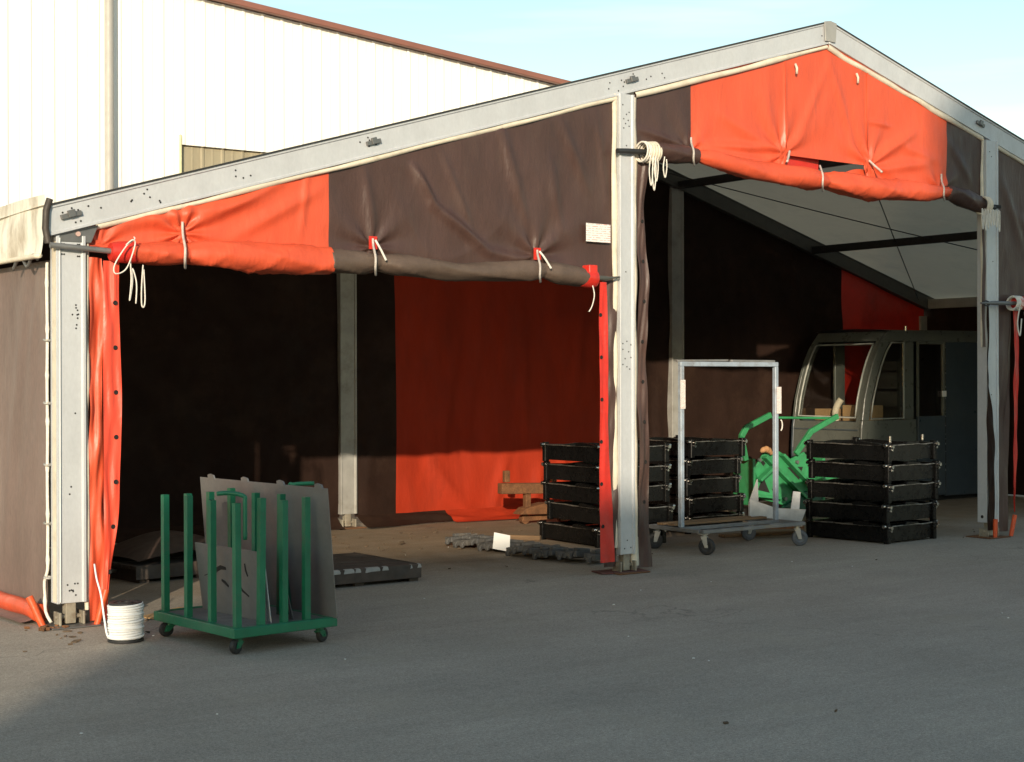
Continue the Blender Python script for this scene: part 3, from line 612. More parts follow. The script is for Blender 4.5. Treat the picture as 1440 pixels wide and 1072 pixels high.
strap(r2, 2.37, 2.76, 2.575, .088, double=True); strap(r2, 3.95, 2.745, 2.575, .088, double=True)
strap(r4, 5.665, 3.83, 3.655, .075, patch=False); strap(r4, 7.32, 3.70, 3.56, .095, patch=False); strap(r4, 9.10, 3.76, 3.565, .075, patch=False)
for x, dx in ((6.83, -.13), (8.03, -.03)):
    MB().tube(spline([(x - (dx + .07) * 1.0, -.085, 3.81), (x, -.13, 3.75), (x + dx, -.24, 3.68)], 5), .011, 8).build('tie_strap', M_TIE, r4, smooth=True)
for x, z in ((6.985, 4.60), (7.83, 4.605)): MB().tube([(x, -.07, z + .04), (x, -.09, z), (x + .004, -.085, z - .055)], .012, 8).build('sewn_loop', M_CREAM, tent, smooth=True)
# the printed notice on the brown cloth
mb = MB(); mb.grid(lambda u, v: (u, -.085 + .002 * math.sin(u * 9) , v + (4.585 - u) * .012), lin(-.1325 + 4.583, .1325 + 4.583, 5), lin(2.842, 2.998, 4)); mb.build('notice_sheet', M_NOTICE, tent)

# --- vertical edge flaps left hanging beside the openings
def flap(name, m, xs, zs, y, seed, amp=.015, edge=lambda z: 0, par=tent, holes_x=None, hz=(), wobx=.01, curl=0.0):
    wa = Wob(seed, 8, 5); wb_ = Wob(seed + 9, 8, 4, 1); mb = MB()
    def f(u, v):
        x = xs[0] + (xs[1] - xs[0]) * u
        return (x + u * edge(v) + wobx * wb_(v) * u, y - amp * (wa(u * .8, v) + .6 * wa(u * 2 + 3, v * 2.5)) - curl * u * u, v)
    mb.grid(f, lin(0, 1, 14), lin(zs[0], zs[1], max(20, int((zs[1] - zs[0]) / .03)))); o = mb.build(name, m, par, smooth=True)
    if hz:
        hb = MB()
        for z in hz:
            p = Vector(f(holes_x, z)); hb.tube(arc((p.x, p.y - .004, p.z), .013, 0, 360, 12)[:-1], .004, 6, closed=True); hb.cyl((p.x, p.y + .001, p.z), (p.x, p.y - .004, p.z), .011, 10)
        tag(hb.build('eyelet', M_BLACKHOLE, o, smooth=40), kind='stuff')
    return o
flap('edge_flap', M_ORANGE, (.105, .215), (.02, 2.52), -.06, 41, .018, edge=lambda z: .0)
flap('edge_flap', mat('bright_orange_pvc', crease=.8, cscale=1.7, stretch=(1.7, 1, .55), col=(.78, .082, .042), rough=.42, var=.08, scale=3, bump=.20, bscale=22), (.205, .325), (.02, 2.50), -.075, 42, .010, edge=lambda z: -.10 * smooth01(1 - z / .9) - .0, holes_x=.72, hz=[.35 + .31 * i for i in range(7)])
flap('edge_flap', M_RED, (4.57, 4.655), (.11, 2.50), -.12, 43, .006, edge=lambda z: .07 * smooth01(1 - z / 1.6), holes_x=.18, hz=[.42 + .36 * i for i in range(6)], wobx=.006)
flap('edge_flap', M_BROWN, (4.655, 4.80), (.06, 2.56), -.06, 44, .010, wobx=.002)
flap('edge_flap', M_BROWN, (5.035, 5.135), (.03, 3.60), -.07, 45, .014, edge=lambda z: .045 * smooth01(1 - z / 2.6), holes_x=.6, hz=[.6 + .35 * i for i in range(8)])
flap('edge_flap', M_BROWN, (9.70, 9.745), (2.0, 3.45), -.11, 46, .006)
flap('edge_flap', M_DARKBROWN, (9.775, 9.80), (.08, 2.45), -.115, 47, .010, edge=lambda z: .105 * smooth01(1 - z / 2.3), wobx=.02)
flap('edge_flap', M_BROWN, (10.03, 10.24), (.05, 2.56), -.06, 48, .012, edge=lambda z: -.06 * smooth01(1 - z / 2.0))
flap('edge_flap', M_RED, (10.24, 10.33), (.25, 2.50), -.10, 49, .008, edge=lambda z: -.08 * smooth01(1 - z / 2.2))
# --- curtain of the right-hand bay
rx = roll('rolled_curtain', M_RED, 10.17, 10.45, lambda x: 2.47, lambda x: .075, -.17, 12, n=30)
roll('rolled_curtain', M_BROWN, 10.44, 14.5, lambda x: 2.50 - .05 * math.sin((x - 10.4) * .78), lambda x: .085, -.17, 13, n=120)
MB().tube([(9.60, -.17, 2.452), (9.74, -.17, 2.456), (9.78, -.17, 2.458), (10.2, -.17, 2.465)], [.010, .014, .022, .022], 12).build('roll_pole', mat('pole_grey', (.18, .18, .175)), rx, smooth=40)
MB().tube(arc((9.69, -.17, 2.452), .05, 0, 345, 14, (1, 0, 0), (0, .1, .5)), .008, 7).build('pole_eye', M_DARKSTEEL, rx, smooth=True)
for i in range(5): MB().tube(arc((10.12 + .025 * i, -.17, 2.465), .07, 0, 345, 18, (0, 1, 0), (.15, 0, 1)), .011, 7).build('lashing', M_ROPE, rx, smooth=True)
rope([(10.15, -.24, 2.42), (10.10, -.25, 2.25), (10.14, -.25, 2.12), (10.17, -.25, 2.3)], rx, .007); rope([(10.24, -.25, 2.44), (10.22, -.26, 2.33), (10.32, -.26, 2.27), (10.36, -.25, 2.36), (10.30, -.25, 2.42)], rx, .009)

# --- back wall, side walls
DB = make_disp(61, [(6.1, .7, 6.6, .1, .08, .04), (7.2, .75, 7.0, .1, .06, .03), (7.7, .6, 7.6, .1, .05, .03), (8.1, .9, 8.0, .2, .06, .03), (5.3, 1.2, 5.2, .1, .05, .02), (6.5, 2.4, 6.3, .9, .06, .02), (7.4, 2.6, 7.5, 1.0, .05, .02), (8.4, 2.8, 8.2, 1.2, .06, .02), (9.4, 1.9, 9.3, .2, .07, .04), (9.7, 1.7, 9.6, .2, .05, .03)], .022, 2.4)
def backcloth(name, m, x0, x1):
    def f(u, v):
        zt = zbot(u); z = .12 + (zt - .12) * v; return (u, 4.93 + DB(u, z), z)
    n = max(10, int((x1 - x0) / .055)); mb = MB(); mb.grid(f, lin(x0, x1, n), lin(0, 1, 60)); o = mb.build(name, m, tent, smooth=True)
    return o
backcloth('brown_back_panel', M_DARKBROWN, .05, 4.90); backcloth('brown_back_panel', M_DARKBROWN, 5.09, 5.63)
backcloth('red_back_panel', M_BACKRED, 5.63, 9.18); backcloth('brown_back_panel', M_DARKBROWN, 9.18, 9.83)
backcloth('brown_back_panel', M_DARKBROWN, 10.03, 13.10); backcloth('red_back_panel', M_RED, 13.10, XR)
# skirts of the back cloth lying forward on the ground
ws = Wob(71, 8, 4)
def skirt(name, m, x0, x1, y1):
    mb = MB(); mb.grid(lambda u, v: (u, 4.91 - v * (y1 + .05 * ws(u, 1)) - .0, max(.012, .125 * (1 - v) ** 1.6 + .02 * abs(ws(u * 1.5, v * 2)) * (1 - abs(2 * v - 1) * .5) + .006)), lin(x0, x1, 60), lin(0, 1, 10)); return mb.build(name, m, tent, smooth=True)
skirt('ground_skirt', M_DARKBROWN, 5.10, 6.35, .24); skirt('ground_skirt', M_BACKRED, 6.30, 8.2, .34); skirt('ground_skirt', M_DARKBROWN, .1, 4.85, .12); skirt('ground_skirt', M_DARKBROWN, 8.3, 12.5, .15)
DS = make_disp(81, [(.6, 2.3, 1.0, .3, .12, .012), (1.8, 2.2, 1.5, .4, .1, .012), (.3, 2.4, .5, 1.6, .05, .008)], .010, 1.6)
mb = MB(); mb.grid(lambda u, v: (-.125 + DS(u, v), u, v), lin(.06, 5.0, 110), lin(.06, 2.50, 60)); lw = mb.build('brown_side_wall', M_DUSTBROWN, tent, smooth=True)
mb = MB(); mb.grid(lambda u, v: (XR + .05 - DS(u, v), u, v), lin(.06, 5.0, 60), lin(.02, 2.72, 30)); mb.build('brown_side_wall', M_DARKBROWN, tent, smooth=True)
# white eaves valance above the left wall, its rolled hem, lacing rope, orange ground tube
DV = Wob(91, 8, 3)
mb = MB(); mb.grid(lambda u, v: (-.205 - .012 * DV(u * 1.4, v * 2) - .02 * (1 - v), u, 2.53 + (2.93 - 2.53) * v + .008 * DV(u, 5) * (1 - v)), lin(-.06, 5.0, 90), lin(0, 1, 14)); va = mb.build('eaves_valance', M_VALANCE, tent, smooth=True)
MB().tube([(-.222 - .01 * DV(u, 3), u, 2.525 + .010 * DV(u, 5)) for u in lin(-.05, 5, 60)], .018, 8).build('valance_hem', M_CREAM, va, smooth=True)
rope([(-.21, .05 + .1 * i, 2.50 + .04 * math.sin(i * 2.2)) for i in range(6)], va, .012, name='gutter_rope', m=M_STEEL)
lace = [(-.150, .035 + .004 * math.sin(i), 2.48 - i * .105) for i in range(21)] + [(-.16, .07, .30), (-.155, .075, .20), (-.17, .02, .10), (-.15, -.03, .03)]
MB().tube(spline(lace, 3), [.011 + .004 * (1 if i % 9 == 4 else 0) for i in range(len(spline(lace, 3)))], 8).build('lacing_rope', M_ROPE, lw, smooth=True)
kb = MB()
for z in (1.95, 1.52, 1.1, .7, .33): kb.tube(arc((-.150, .035, z), .022, 0, 340, 10, (1, 0, 0), (0, 1, .2)), .008, 6)
kb.build('lacing_knot', M_ALUOLD, lw, smooth=True)
wt = Wob(95, 6, 4, 1)
MB().tube([(-.19 + .01 * wt(y), y, .085 + .012 * wt(y + 5)) for y in lin(.10, 5.0, 50)], [.058 + .006 * wt(y * 2) for y in lin(.1, 5, 50)], 14).build('ground_tube', mat('orange_ground_tube', (.66, .085, .028), .45, var=.12, scale=5, dirt=(.3, .07, .03), dirt_amt=.6), lw, smooth=True)
mb = MB(); mb.grid(lambda u, v: (-.16 - v * .16 - .02 * ws(u, 2), u, .02 + .05 * (1 - v) ** 2), lin(.15, 5, 50), lin(0, 1, 6)); mb.build('ground_skirt', M_DUSTBROWN, tent, smooth=True)

# ------------------------------------------------------------------ anchor pegs, foot plates
def peg(label, loc, tilt, h=.22, r=.022):
    o = MB().tube([(0, 0, 0), (tilt[0] * h * .5, tilt[1] * h * .5, h * .5), (tilt[0] * h, tilt[1] * h, h)], [r * .9, r, r], 12).build('ground_peg', M_PEG, None, smooth=50, loc=loc)
    return tag(o, label, 'ground peg', 'orange ground pegs at the tent posts')
peg('orange ground peg beside the foot of the leftmost post, at the flap', (.12, -.16, .0), (.28, .0), .24, .024)
peg('orange ground peg leaning at the end of the left wall ground tube', (-.19, .02, .0), (-.35, .35), .20, .026)
peg('orange ground peg at the right post, the left one of its two', (9.84, -.16, .0), (.04, 0), .20, .024)
peg('orange ground peg at the right post, the right one tilted outwards', (10.16, -.12, .0), (.30, 0), .22, .024)
tag(MB().box(-.22, .24, -.12, .10, .003, .014).build('rust_plate', M_REDOX, None, bevel=.003, loc=(4.86, -.02, 0), rot=(0, 0, R(-14))), 'flat rust red plate lying under the red flap of the middle post', 'steel plate')

# ------------------------------------------------------------------ reel of white rope
reel = thing('rope_reel', 'reel of new white rope with black flanges standing by the orange flap', 'rope reel', (.035, -.885, 0), R(20))
mb = MB(); mb.lathe([(.0, .002), (.112, .002), (.114, .010), (.112, .018), (.0, .018)], n=36); mb.build('flange', M_RUBBER, reel, smooth=40)
mb = MB(); mb.lathe([(.045, .246), (.048, .238), (.104, .238), (.106, .245), (.104, .252), (.075, .252), (.07, .247), (.05, .247), (.045, .254), (.03, .254), (.03, .20)], n=36); mb.build('flange', M_RUBBER, reel, smooth=40)
pts = []; rr0 = Wob(3, 6, 3, 1)
for i in range(15 * 26):
    t = i / 26; th = 2 * math.pi * t; r = .106 + .004 * math.sin(t * 1.9) + .003 * rr0(t)
    pts.append((r * math.cos(th), r * math.sin(th), .026 + .0143 * t + .003 * math.sin(th + t)))
MB().tube(pts, .0085, 7).build('rope_winding', M_NEWROPE, reel, smooth=True)
mb = MB(); mb.lathe([(.098, .02), (.098, .235)], n=30); mb.build('rope_core', M_NEWROPE, reel, smooth=True)
MB().tube(spline([(-.10, .02, .06), (-.125, .03, .05), (-.125, .06, .16), (-.115, .10, .30), (-.09, .17, .40), (-.03, .26, .48)], 8), .0060, 8).build('loose_end', M_NEWROPE, reel, smooth=True)

# ------------------------------------------------------------------ casters (a part builder)
def caster(parent, loc, rz, wheel_r=.05, top=.15, w=.03, m=M_STEEL, mw=M_RUBBER):
    c = MB(); c.box(-.045, .045, -.04, .04, top - .008, top)
    c.cyl((0, 0, top - .03), (0, 0, top - .006), .026, 14)
    off = .025
    for s in (-1, 1):
        c.prism([(-.03, top - .03), (.03, top - .03), (off + .018, wheel_r - .012), (off - .014, wheel_r - .012)], (0, s * (w / 2 + .006) - .002, 0), (1, 0, 0), (0, 0, 1), (0, 1, 0), .004)
    c.box(-.03, .03, -(w / 2 + .007), w / 2 + .007, top - .034, top - .028)
    c.cyl((off, -(w / 2 + .014), wheel_r), (off, w / 2 + .014, wheel_r), .008, 8)
    o = c.build('caster', m, parent, loc=loc, rot=(0, 0, rz), smooth=35)
    wl = MB(); prof = [(.012, -w / 2), (wheel_r * .55, -w / 2), (wheel_r * .6, -w / 2 - .003), (wheel_r * .92, -w / 2), (wheel_r, -w / 4), (wheel_r, w / 4), (wheel_r * .92, w / 2), (wheel_r * .6, w / 2 + .003), (wheel_r * .55, w / 2), (.012, w / 2)]
    n = 24; vs = [(off + r * math.cos(2 * math.pi * k / n), y, wheel_r + r * math.sin(2 * math.pi * k / n)) for r, y in prof for k in range(n)]
    wl.add(vs, [(i * n + k, i * n + (k + 1) % n, (i + 1) * n + (k + 1) % n, (i + 1) * n + k) for i in range(len(prof) - 1) for k in range(n)])
    wl.build('wheel', mw, o, smooth=40); return o

# ------------------------------------------------------------------ green stake cart
PH = R(5); bN = Vector((.40, -1.75, 0)); bx = Vector((math.cos(PH), math.sin(PH), 0)); by = Vector((-math.sin(PH), math.cos(PH), 0))
def cw(b, a, z=0): return bN + bx * b + by * a + Vector((0, 0, z))
cart = thing('stake_cart', 'green steel stake cart holding grey sheets on four casters', 'cart', bN, PH)
b0, b1_, a0, a1 = -.032, .675, -.032, .935; zt = .165; zl = .105
for nm, p, q in (('rail', (b0, a0), (b1_, a0)), ('rail', (b0, a1), (b1_, a1)), ('rail', (b0, a0), (b0, a1)), ('rail', (b1_, a0), (b1_, a1))):
    d = (Vector((*q, 0)) - Vector((*p, 0))).normalized() * .025
    e = .0 if p[1] == q[1] else 1
    A = Vector((*p, (zt + zl) / 2)) + (d if e else -d); B = Vector((*q, (zt + zl) / 2)) - (d if e else -d)
    MB().bar(A, B, .048, zt - zl).build(nm, M_GREEN, cart, bevel=.004)
MB().box(b0 + .03, b1_ - .03, a0 + .03, a1 - .03, zt - .012, zt - .004).build('deck', M_SHEET, cart)
posts = [(0, .3 * i) for i in range(4)] + [(.1667 * i, 0) for i in (1, 2, 3)] + [(.5, .3 * i) for i in (1, 2, 3)] + [(.1667 * i, .9) for i in (1, 2)]
for b, a in posts:
    h = .935 + rng.uniform(-.012, .012); tx, ty = rng.uniform(-.006, .006, 2)
    mb = MB(); mb.bar((b, a, zt - .01), (b + tx, a + ty, h), .040, .040, up=(1, 0, 0)); 
    mb.bar((b + tx, a + ty, h + .0005), (b + tx, a + ty, h + .001), .030, .030, up=(1, 0, 0)); mb.build('stake', M_GREEN, cart, bevel=.004)
MB().tube(spline([(.035, -.035, .70), (.035, -.035, .92), (.030, -.03, .965), (-.03, .02, .985), (-.10, .07, .982)], 6), .014, 12).build('handle', M_GREEN, cart, smooth=True)
MB().tube(spline([(.66, .44, .60), (.66, .44, .95), (.68, .42, .985), (.80, .36, .99)], 6), .014, 12).build('handle', M_GREEN, cart, smooth=True)
MB().tube([(.66, .44, zt - .01), (.66, .44, .61)], .014, 12).build('handle_post', M_GREEN, cart, smooth=True)
for (b, a, rz) in ((.02, .02, R(200)), (.02, .88, R(170)), (.62, .03, R(20)), (.62, .88, R(60))):
    caster(cart, (b, a, 0), rz, .048, zl - .001, .03, M_GREEN, M_RUBBER)
# grey sheets stood in the cart
def sheet(name, label, cat, b, a, L, H, lean, z0, m, holes_=None, tabs=False, th=.004, shape=None):
    o = thing(name, label, cat, cw(b, a, z0), PH)
    mb = MB(); ax = Vector((0, 1, 0)); ay = Vector((-lean / H, 0, 1)).normalized(); az = Vector((1, 0, lean / H)).normalized()
    poly = shape or [(0, 0), (L, 0), (L, H), (0, H)]
    mb.prism(poly, (0, 0, 0), ax, ay, az, th); mb.build('panel', m, o, bevel=.001)
    if tabs:
        for t in (.06, .34, .62, .90):
            t2 = MB(); t2.prism([(L * t - .045, H - .01), (L * t + .045, H - .01), (L * t + .045, H + .02), (L * t + .02, H + .028), (L * t - .03, H + .02)], az * -.004, ax, ay, az, .012); t2.build('top_tab', m, o)
    if holes_:
        for poly in holes_: MB().prism(poly, az * -.0015, ax, ay, az, .007).build('cut_slot', M_BLACKHOLE, o)
    return o
sheet('steel_sheet', 'large plain grey steel sheet standing upright behind the green stakes', 'steel sheet', .665, -.10, 1.60, .83, .07, zt - .003, M_SHEET, tabs=True)
def slot(pts, w):
    P = [Vector(((1 - u) * .80, v * .45, 0)) for u, v in pts]; L_ = []; R_ = []
    for i, p in enumerate(P):
        d = (P[min(i + 1, len(P) - 1)] - P[max(i - 1, 0)]).normalized(); n_ = Vector((-d.y, d.x, 0)) * (1.5 * w * (.35 if i in (0, len(P) - 1) else .55)); L_.append(p + n_); R_.append(p - n_)
    return [(p.x, p.y) for p in L_ + R_[::-1]]
def arcband(c, r0, r1, a0_, a1b, n=10):
    o = [(c[0] + r1 * math.cos(R(a0_ + (a1b - a0_) * i / n)), c[1] + r1 * math.sin(R(a0_ + (a1b - a0_) * i / n))) for i in range(n + 1)]
    return o + [(c[0] + r0 * math.cos(R(a1b + (a0_ - a1b) * i / n)), c[1] + r0 * math.sin(R(a1b + (a0_ - a1b) * i / n))) for i in range(n + 1)]
sheet('cut_sheet', 'smaller grey sheet with curved black cut slots leaning inside the green cart', 'steel sheet', .24, .04, .80, .45, .06, zt - .003, M_SHEET,
      holes_=[slot([(.27, .58), (.31, .64), (.38, .685), (.46, .68)], .018), slot([(.58, .60), (.62, .50), (.68, .40), (.77, .33)], .010), slot([(.37, .50), (.42, .47), (.47, .42)], .014), slot([(.76, .80), (.765, .70), (.785, .62)], .012), slot([(.10, .52), (.16, .55)], .005)])
sheet('white_edged_strip', 'narrow white edged metal strip standing at the front of the green cart', 'metal strip', .26, .03, .045, .49, .06, zt - .003, M_PAPER)
sheet('offcut_plate', 'small tapering grey offcut plate standing at the right of the green cart deck', 'metal offcut', .43, .04, .14, .25, .03, zt - .003, M_SHEET, shape=[(0, 0), (.14, 0), (.11, .25), (.05, .23)], holes_=[[(.04, .03), (.06, .03), (.10, .17), (.07, .20)]])
# cardboard on the ground behind the cart
tag(MB().prism([(0, 0), (.55, 0), (.62, .38), (.12, .40)], (0, 0, .004), (1, 0, 0), (0, 1, 0), (0, .02, 1), .006).build('cardboard_sheet', M_CARD, None, loc=(.62, -.40, 0), rot=(0, 0, R(35))), 'flat tan cardboard sheet lying on the asphalt behind the green cart', 'cardboard')

# ------------------------------------------------------------------ low platforms inside the left bay
def platform(label, loc, rz, Lx, Ly, h):
    o = thing('low_platform', label, 'platform', loc, rz)
    n = 7
    for i in range(n):
        y0 = i * Ly / n + .004; MB().box(0.012, Lx - .012, y0, y0 + Ly / n - .010, h - .03 + rng.uniform(-.002, .002), h + rng.uniform(-.002, .002)).build('board', M_DARKWOOD, o, bevel=.003)
    MB().box(0, Lx, -.012, 0.0, .03, h + .003).build('edge_rail', M_DARKWOOD, o, bevel=.003); MB().box(Lx - .010, Lx, .001, Ly, .03, h + .003).build('edge_rail', M_DARKWOOD, o, bevel=.003)
    for x in (.05, Lx / 2, Lx - .10): MB().box(x, x + .09, .02, Ly - .02, 0, h - .034).build('bearer', M_DARKWOOD, o, bevel=.003)
    return o
pl1 = platform('low dark platform with chipped white edge behind the green cart', (1.93, .52, 0), R(0), 1.24, 1.1, .14)
mb = MB()
for x0, x1 in ((.40, .47), (.50, .60), (.605, .66), (.70, .84), (.86, .92), (1.13, 1.15), (1.20, 1.238)):
    ya = -.0165; mb.add([(x0, ya, .105 + .015 * rng.rand()), (x1, ya, .107 + .02 * rng.rand()), (x1 - .01, ya, .1435), (x0 + .01, ya, .1435), (x0, ya + .004, .112), (x1, ya + .004, .112), (x1 - .01, ya + .03, .1475), (x0 + .01, ya + .03, .1475)], [(0, 1, 2, 3), (3, 2, 6, 7), (0, 4, 5, 1), (0, 3, 7, 4), (1, 5, 6, 2), (4, 7, 6, 5)])
mb.build('white_paint_chip', M_WHITEPAINT, pl1)
pl2 = platform('low dark pallet under the tarpaulin heap in the left bay', (1.18, 1.75, 0), R(6), 1.15, .9, .14)
wh_ = Wob(101, 8, 5)
mb = MB(); mb.grid(lambda u, v: (u, v, .0 + .20 * (max(0, math.sin(math.pi * (u + .05) / 1.15)) ** .5) * (max(0, math.sin(math.pi * (v + .05) / .95)) ** .5) + .02 * wh_(u, v)), lin(0, 1.05, 36), lin(0, .85, 30))
tag(mb.build('tarpaulin_heap', M_DARKTARP, None, smooth=True, loc=(1.22, 1.78, .15), rot=(0, 0, R(6))), 'dull brown folded tarpaulin heaped on the low pallet', 'tarpaulin')
cb = []
for i in range(120):
    t = i / 120 * 5 * 2 * math.pi; cb.append((.20 * math.cos(t) * (1 + .18 * math.sin(i * .11)), .17 * math.sin(t) * (1 + .2 * math.cos(i * .07)), .02 + .012 * (i % 24) / 6 + .02 * abs(math.sin(i * .33))))
tag(MB().tube(spline(cb, 2), .008, 6).build('cable_coil', mat('dull_cable', (.23, .20, .16), .7), None, smooth=True, loc=(1.12, 2.35, 0)), 'loose coil of pale cable on the ground behind the orange flap', 'cable')

# ------------------------------------------------------------------ worn track pieces on the floor
def track(label, loc, rz, n, pitch, bend, w=.34):
    o = thing('track_piece', label, 'track piece', loc, rz); x = 0; y = 0; a = 0
    for i in range(n):
        l = MB(); l.box(-pitch * .46, pitch * .46, -w / 2, w / 2, .03, .085); l.prism([(-.03, 0), (.03, 0), (.018, -.05), (-.018, -.05)], (0, -w / 2 - .012, .075), (1, 0, 0), (0, .5, 1), (0, 1, 0), w * .9)
        l.box(-.02, .02, -w / 2 - .03, -w / 2, .01, .06); l.box(-.025, .025, -w * .3, w * .3, .085, .115)
        l.build('track_link', M_TRACK, o, bevel=.006, loc=(x + rng.uniform(-.012, .012), y + rng.uniform(-.02, .02), rng.uniform(0, .015)), rot=(rng.uniform(-.14, .14), rng.uniform(-.10, .10), a + rng.uniform(-.10, .10)))
        a += bend; x += pitch * math.cos(a); y += pitch * math.sin(a)
    return o
track('straight worn track piece lying on the ground before the red back wall', (4.99, 2.62, 0), R(-90), 7, .13, R(1.5))
track('curved worn track piece lying on the ground left of the red flap', (4.99, 1.55, 0), R(-98), 8, .135, R(4.0))
tag(MB().prism([(0, 0), (.16, -.03), (.18, .13), (.03, .16)], (0, 0, 0), (.8, -.6, 0), (.1, .3, .95), (0, 1, 0), .003).build('paper_scrap', M_PAPER, None, loc=(4.80, 1.80, .05)), 'white scrap of paper lying on the worn track pieces', 'paper')
tag(MB().box(0, .42, 0, .06, 0, .05).build('wood_batten', M_WOOD, None, bevel=.004, loc=(5.05, 2.05, .10), rot=(0, 0, R(-55))), 'short brown wooden batten lying on the straight track piece', 'batten')

# ------------------------------------------------------------------ rusty frame by the back wall
ru = thing('rusty_frame', 'rusty brown steel support frame standing behind the black frames', 'steel frame', (6.55, 4.15, 0), R(-4))
MB().bar((0, 0, .42), (.95, -.1, .40), .12, .12).build('beam', M_RUST, ru, bevel=.006)
MB().bar((.12, .05, .485), (.12, .05, .62), .06, .07, up=(1, 0, 0)).build('lug', M_RUST, ru, bevel=.006); MB().bar((.72, -.02, .475), (.72, -.02, .58), .06, .07, up=(1, 0, 0)).build('lug', M_RUST, ru, bevel=.006)
MB().bar((.35, -.03, .12), (.35, -.03, .36), .07, .07, up=(1, 0, 0)).build('strut', M_RUST, ru, bevel=.005)
MB().prism([(.2, .12), (.9, .10), (.98, .22), (.55, .24), (.28, .19)], (0, .05, 0), (1, 0, 0), (0, 0, 1), (0, -1, 0), .18).build('lower_plate', M_RUST, ru, bevel=.006)
for x in (.34, .86): MB().cyl((x, -.02, .055), (x, .05, .055), .055, 16).build('roller', M_RUST, ru, smooth=40)
MB().bar((.30, 0, .06), (.95, 0, .075), .05, .06).build('sole_bar', M_RUST, ru, bevel=.004)

# ------------------------------------------------------------------ stacked black steel frames
FW, FL, FH = .83, .98, .205
def frame_proto():
    t = thing('stacking_frame', 'x', 'steel frame', (0, 0, 0))
    wv = Wob(111, 6, 4, 1)
    def plate(p, q, seed, zb=.020, zt_=.180, bow=.0035, nm='side_plate'):
        p = Vector((*p, 0)); q = Vector((*q, 0)); d = (q - p).normalized(); nrm = Vector((d.y, -d.x, 0)); mb = MB(); vs = []; n = 14
        for i in range(n):
            s = i / (n - 1); c = p.lerp(q, s); top = zt_ + bow * wv(s * 3 + seed) ; o_ = nrm * (.004 * wv(s * 2 + seed * 2))
            for (dn, z) in ((.0, zb), (.0, top - .012), (.022, top - .010), (.022, top), (-.008, top), (-.008, zb)): vs.append(c + o_ + nrm * dn + Vector((0, 0, z)))
        fs = [(i * 6 + k, i * 6 + (k + 1) % 6, (i + 1) * 6 + (k + 1) % 6, (i + 1) * 6 + k) for i in range(n - 1) for k in range(6)] + [tuple(range(6)), tuple((n - 1) * 6 + k for k in range(6))]
        mb.add(vs, fs); o = mb.build(nm, M_BLACK, t, smooth=30)
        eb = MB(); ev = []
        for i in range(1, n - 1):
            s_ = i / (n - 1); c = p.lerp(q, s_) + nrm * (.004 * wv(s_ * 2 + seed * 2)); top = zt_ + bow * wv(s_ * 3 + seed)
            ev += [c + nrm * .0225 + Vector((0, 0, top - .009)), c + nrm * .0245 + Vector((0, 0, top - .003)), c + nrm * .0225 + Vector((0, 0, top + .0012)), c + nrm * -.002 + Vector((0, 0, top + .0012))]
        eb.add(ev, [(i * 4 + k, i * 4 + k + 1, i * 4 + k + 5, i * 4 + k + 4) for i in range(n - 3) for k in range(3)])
        eb.build('rim_highlight', M_EDGE, o, smooth=True)  # thin bright strip painting the highlight along the plate's top rim
        return o
    plate((0, FL), (0, 0), 1); plate((0, 0), (FW, 0), 2); plate((FW, 0), (FW, FL), 3); plate((FW, FL), (0, FL), 4)
    for x, y in ((0, 0), (FW, 0), (0, FL), (FW, FL)):
        sx = -1 if x == 0 else 1; sy = -1 if y == 0 else 1
        cp = MB(); cx, cy_ = x - sx * .006, y - sy * .006
        cp.box(cx - .028, cx + .028, cy_ - .028, cy_ + .028, .0, .204); o = cp.build('corner_post', M_BLACK, t, bevel=.006)
        bl = MB(); bl.cyl((cx, cy_ + sy * .02, .165), (cx, cy_ + sy * .066, .165), .019, 10); bl.cyl((cx + sx * .02, cy_, .178), (cx + sx * .062, cy_, .178), .018, 10); bl.cyl((cx - sx * .008, cy_ + sy * .02, .13), (cx - sx * .008, cy_ + sy * .055, .13), .012, 8)
        bl.build('bolt', M_CHROME, o, smooth=40)
    MB().bar((.03, .30, .12), (FW - .03, .30, .12), .06, .07).build('cross_bar', M_BLACK, t, bevel=.005); MB().bar((.03, .68, .12), (FW - .03, .68, .12), .06, .07).build('cross_bar', M_BLACK, t, bevel=.005)
    MB().box(.03, FW - .03, .04, FL - .04, .085, .10).build('tray', M_BLACK, t)
    MB().prism([(.06, .176), (.40, .176), (.40, .205), (.34, .214), (.10, .192)], (-.03, 0, 0), (0, 1, 0), (0, 0, 1), (1, 0, 0), .06).build('raised_lug', M_BLACK, t, bevel=.003)
    MB().prism([(.10, .18), (.36, .18), (.34, .20), (.14, .21)], (FW * .2, -.03, 0), (1, 0, 0), (0, 0, 1), (0, 1, 0), .05).build('raised_lug', M_BLACK, t, bevel=.003)
    return t
proto = frame_proto(); used = False
ORD = ['bottom', 'second from the bottom', 'middle', 'second from the top', 'topmost']
def stack(x, y, rz, n, where, group, jit=.025, h=FH):
    global used
    for k in range(n):
        o = proto if not used else copy_tree(proto); used = True
        o.location = (x + rng.uniform(-jit, jit), y + rng.uniform(-jit, jit), k * h + .0005); o.rotation_euler = (R(rng.uniform(-.5, .5)) * (k > 0), R(rng.uniform(-.5, .5)) * (k > 0), rz + R(rng.uniform(-1.6, 1.6)))
        tag(o, '%s black steel frame in the stack %s' % (ORD[k], where), 'steel frame', group)
stack(8.47, .11, R(6), 5, 'in front of the grey cab', 'black frames stacked in front of the cab', .012)
stack(5.97, 1.62, R(-3), 5, 'partly hidden by the red flap', 'black frames stacked behind the middle post', .045)
stack(7.56, 2.06, R(5), 5, 'behind the tall blue grey frame', 'black frames stacked behind the wheeled frame', .03)
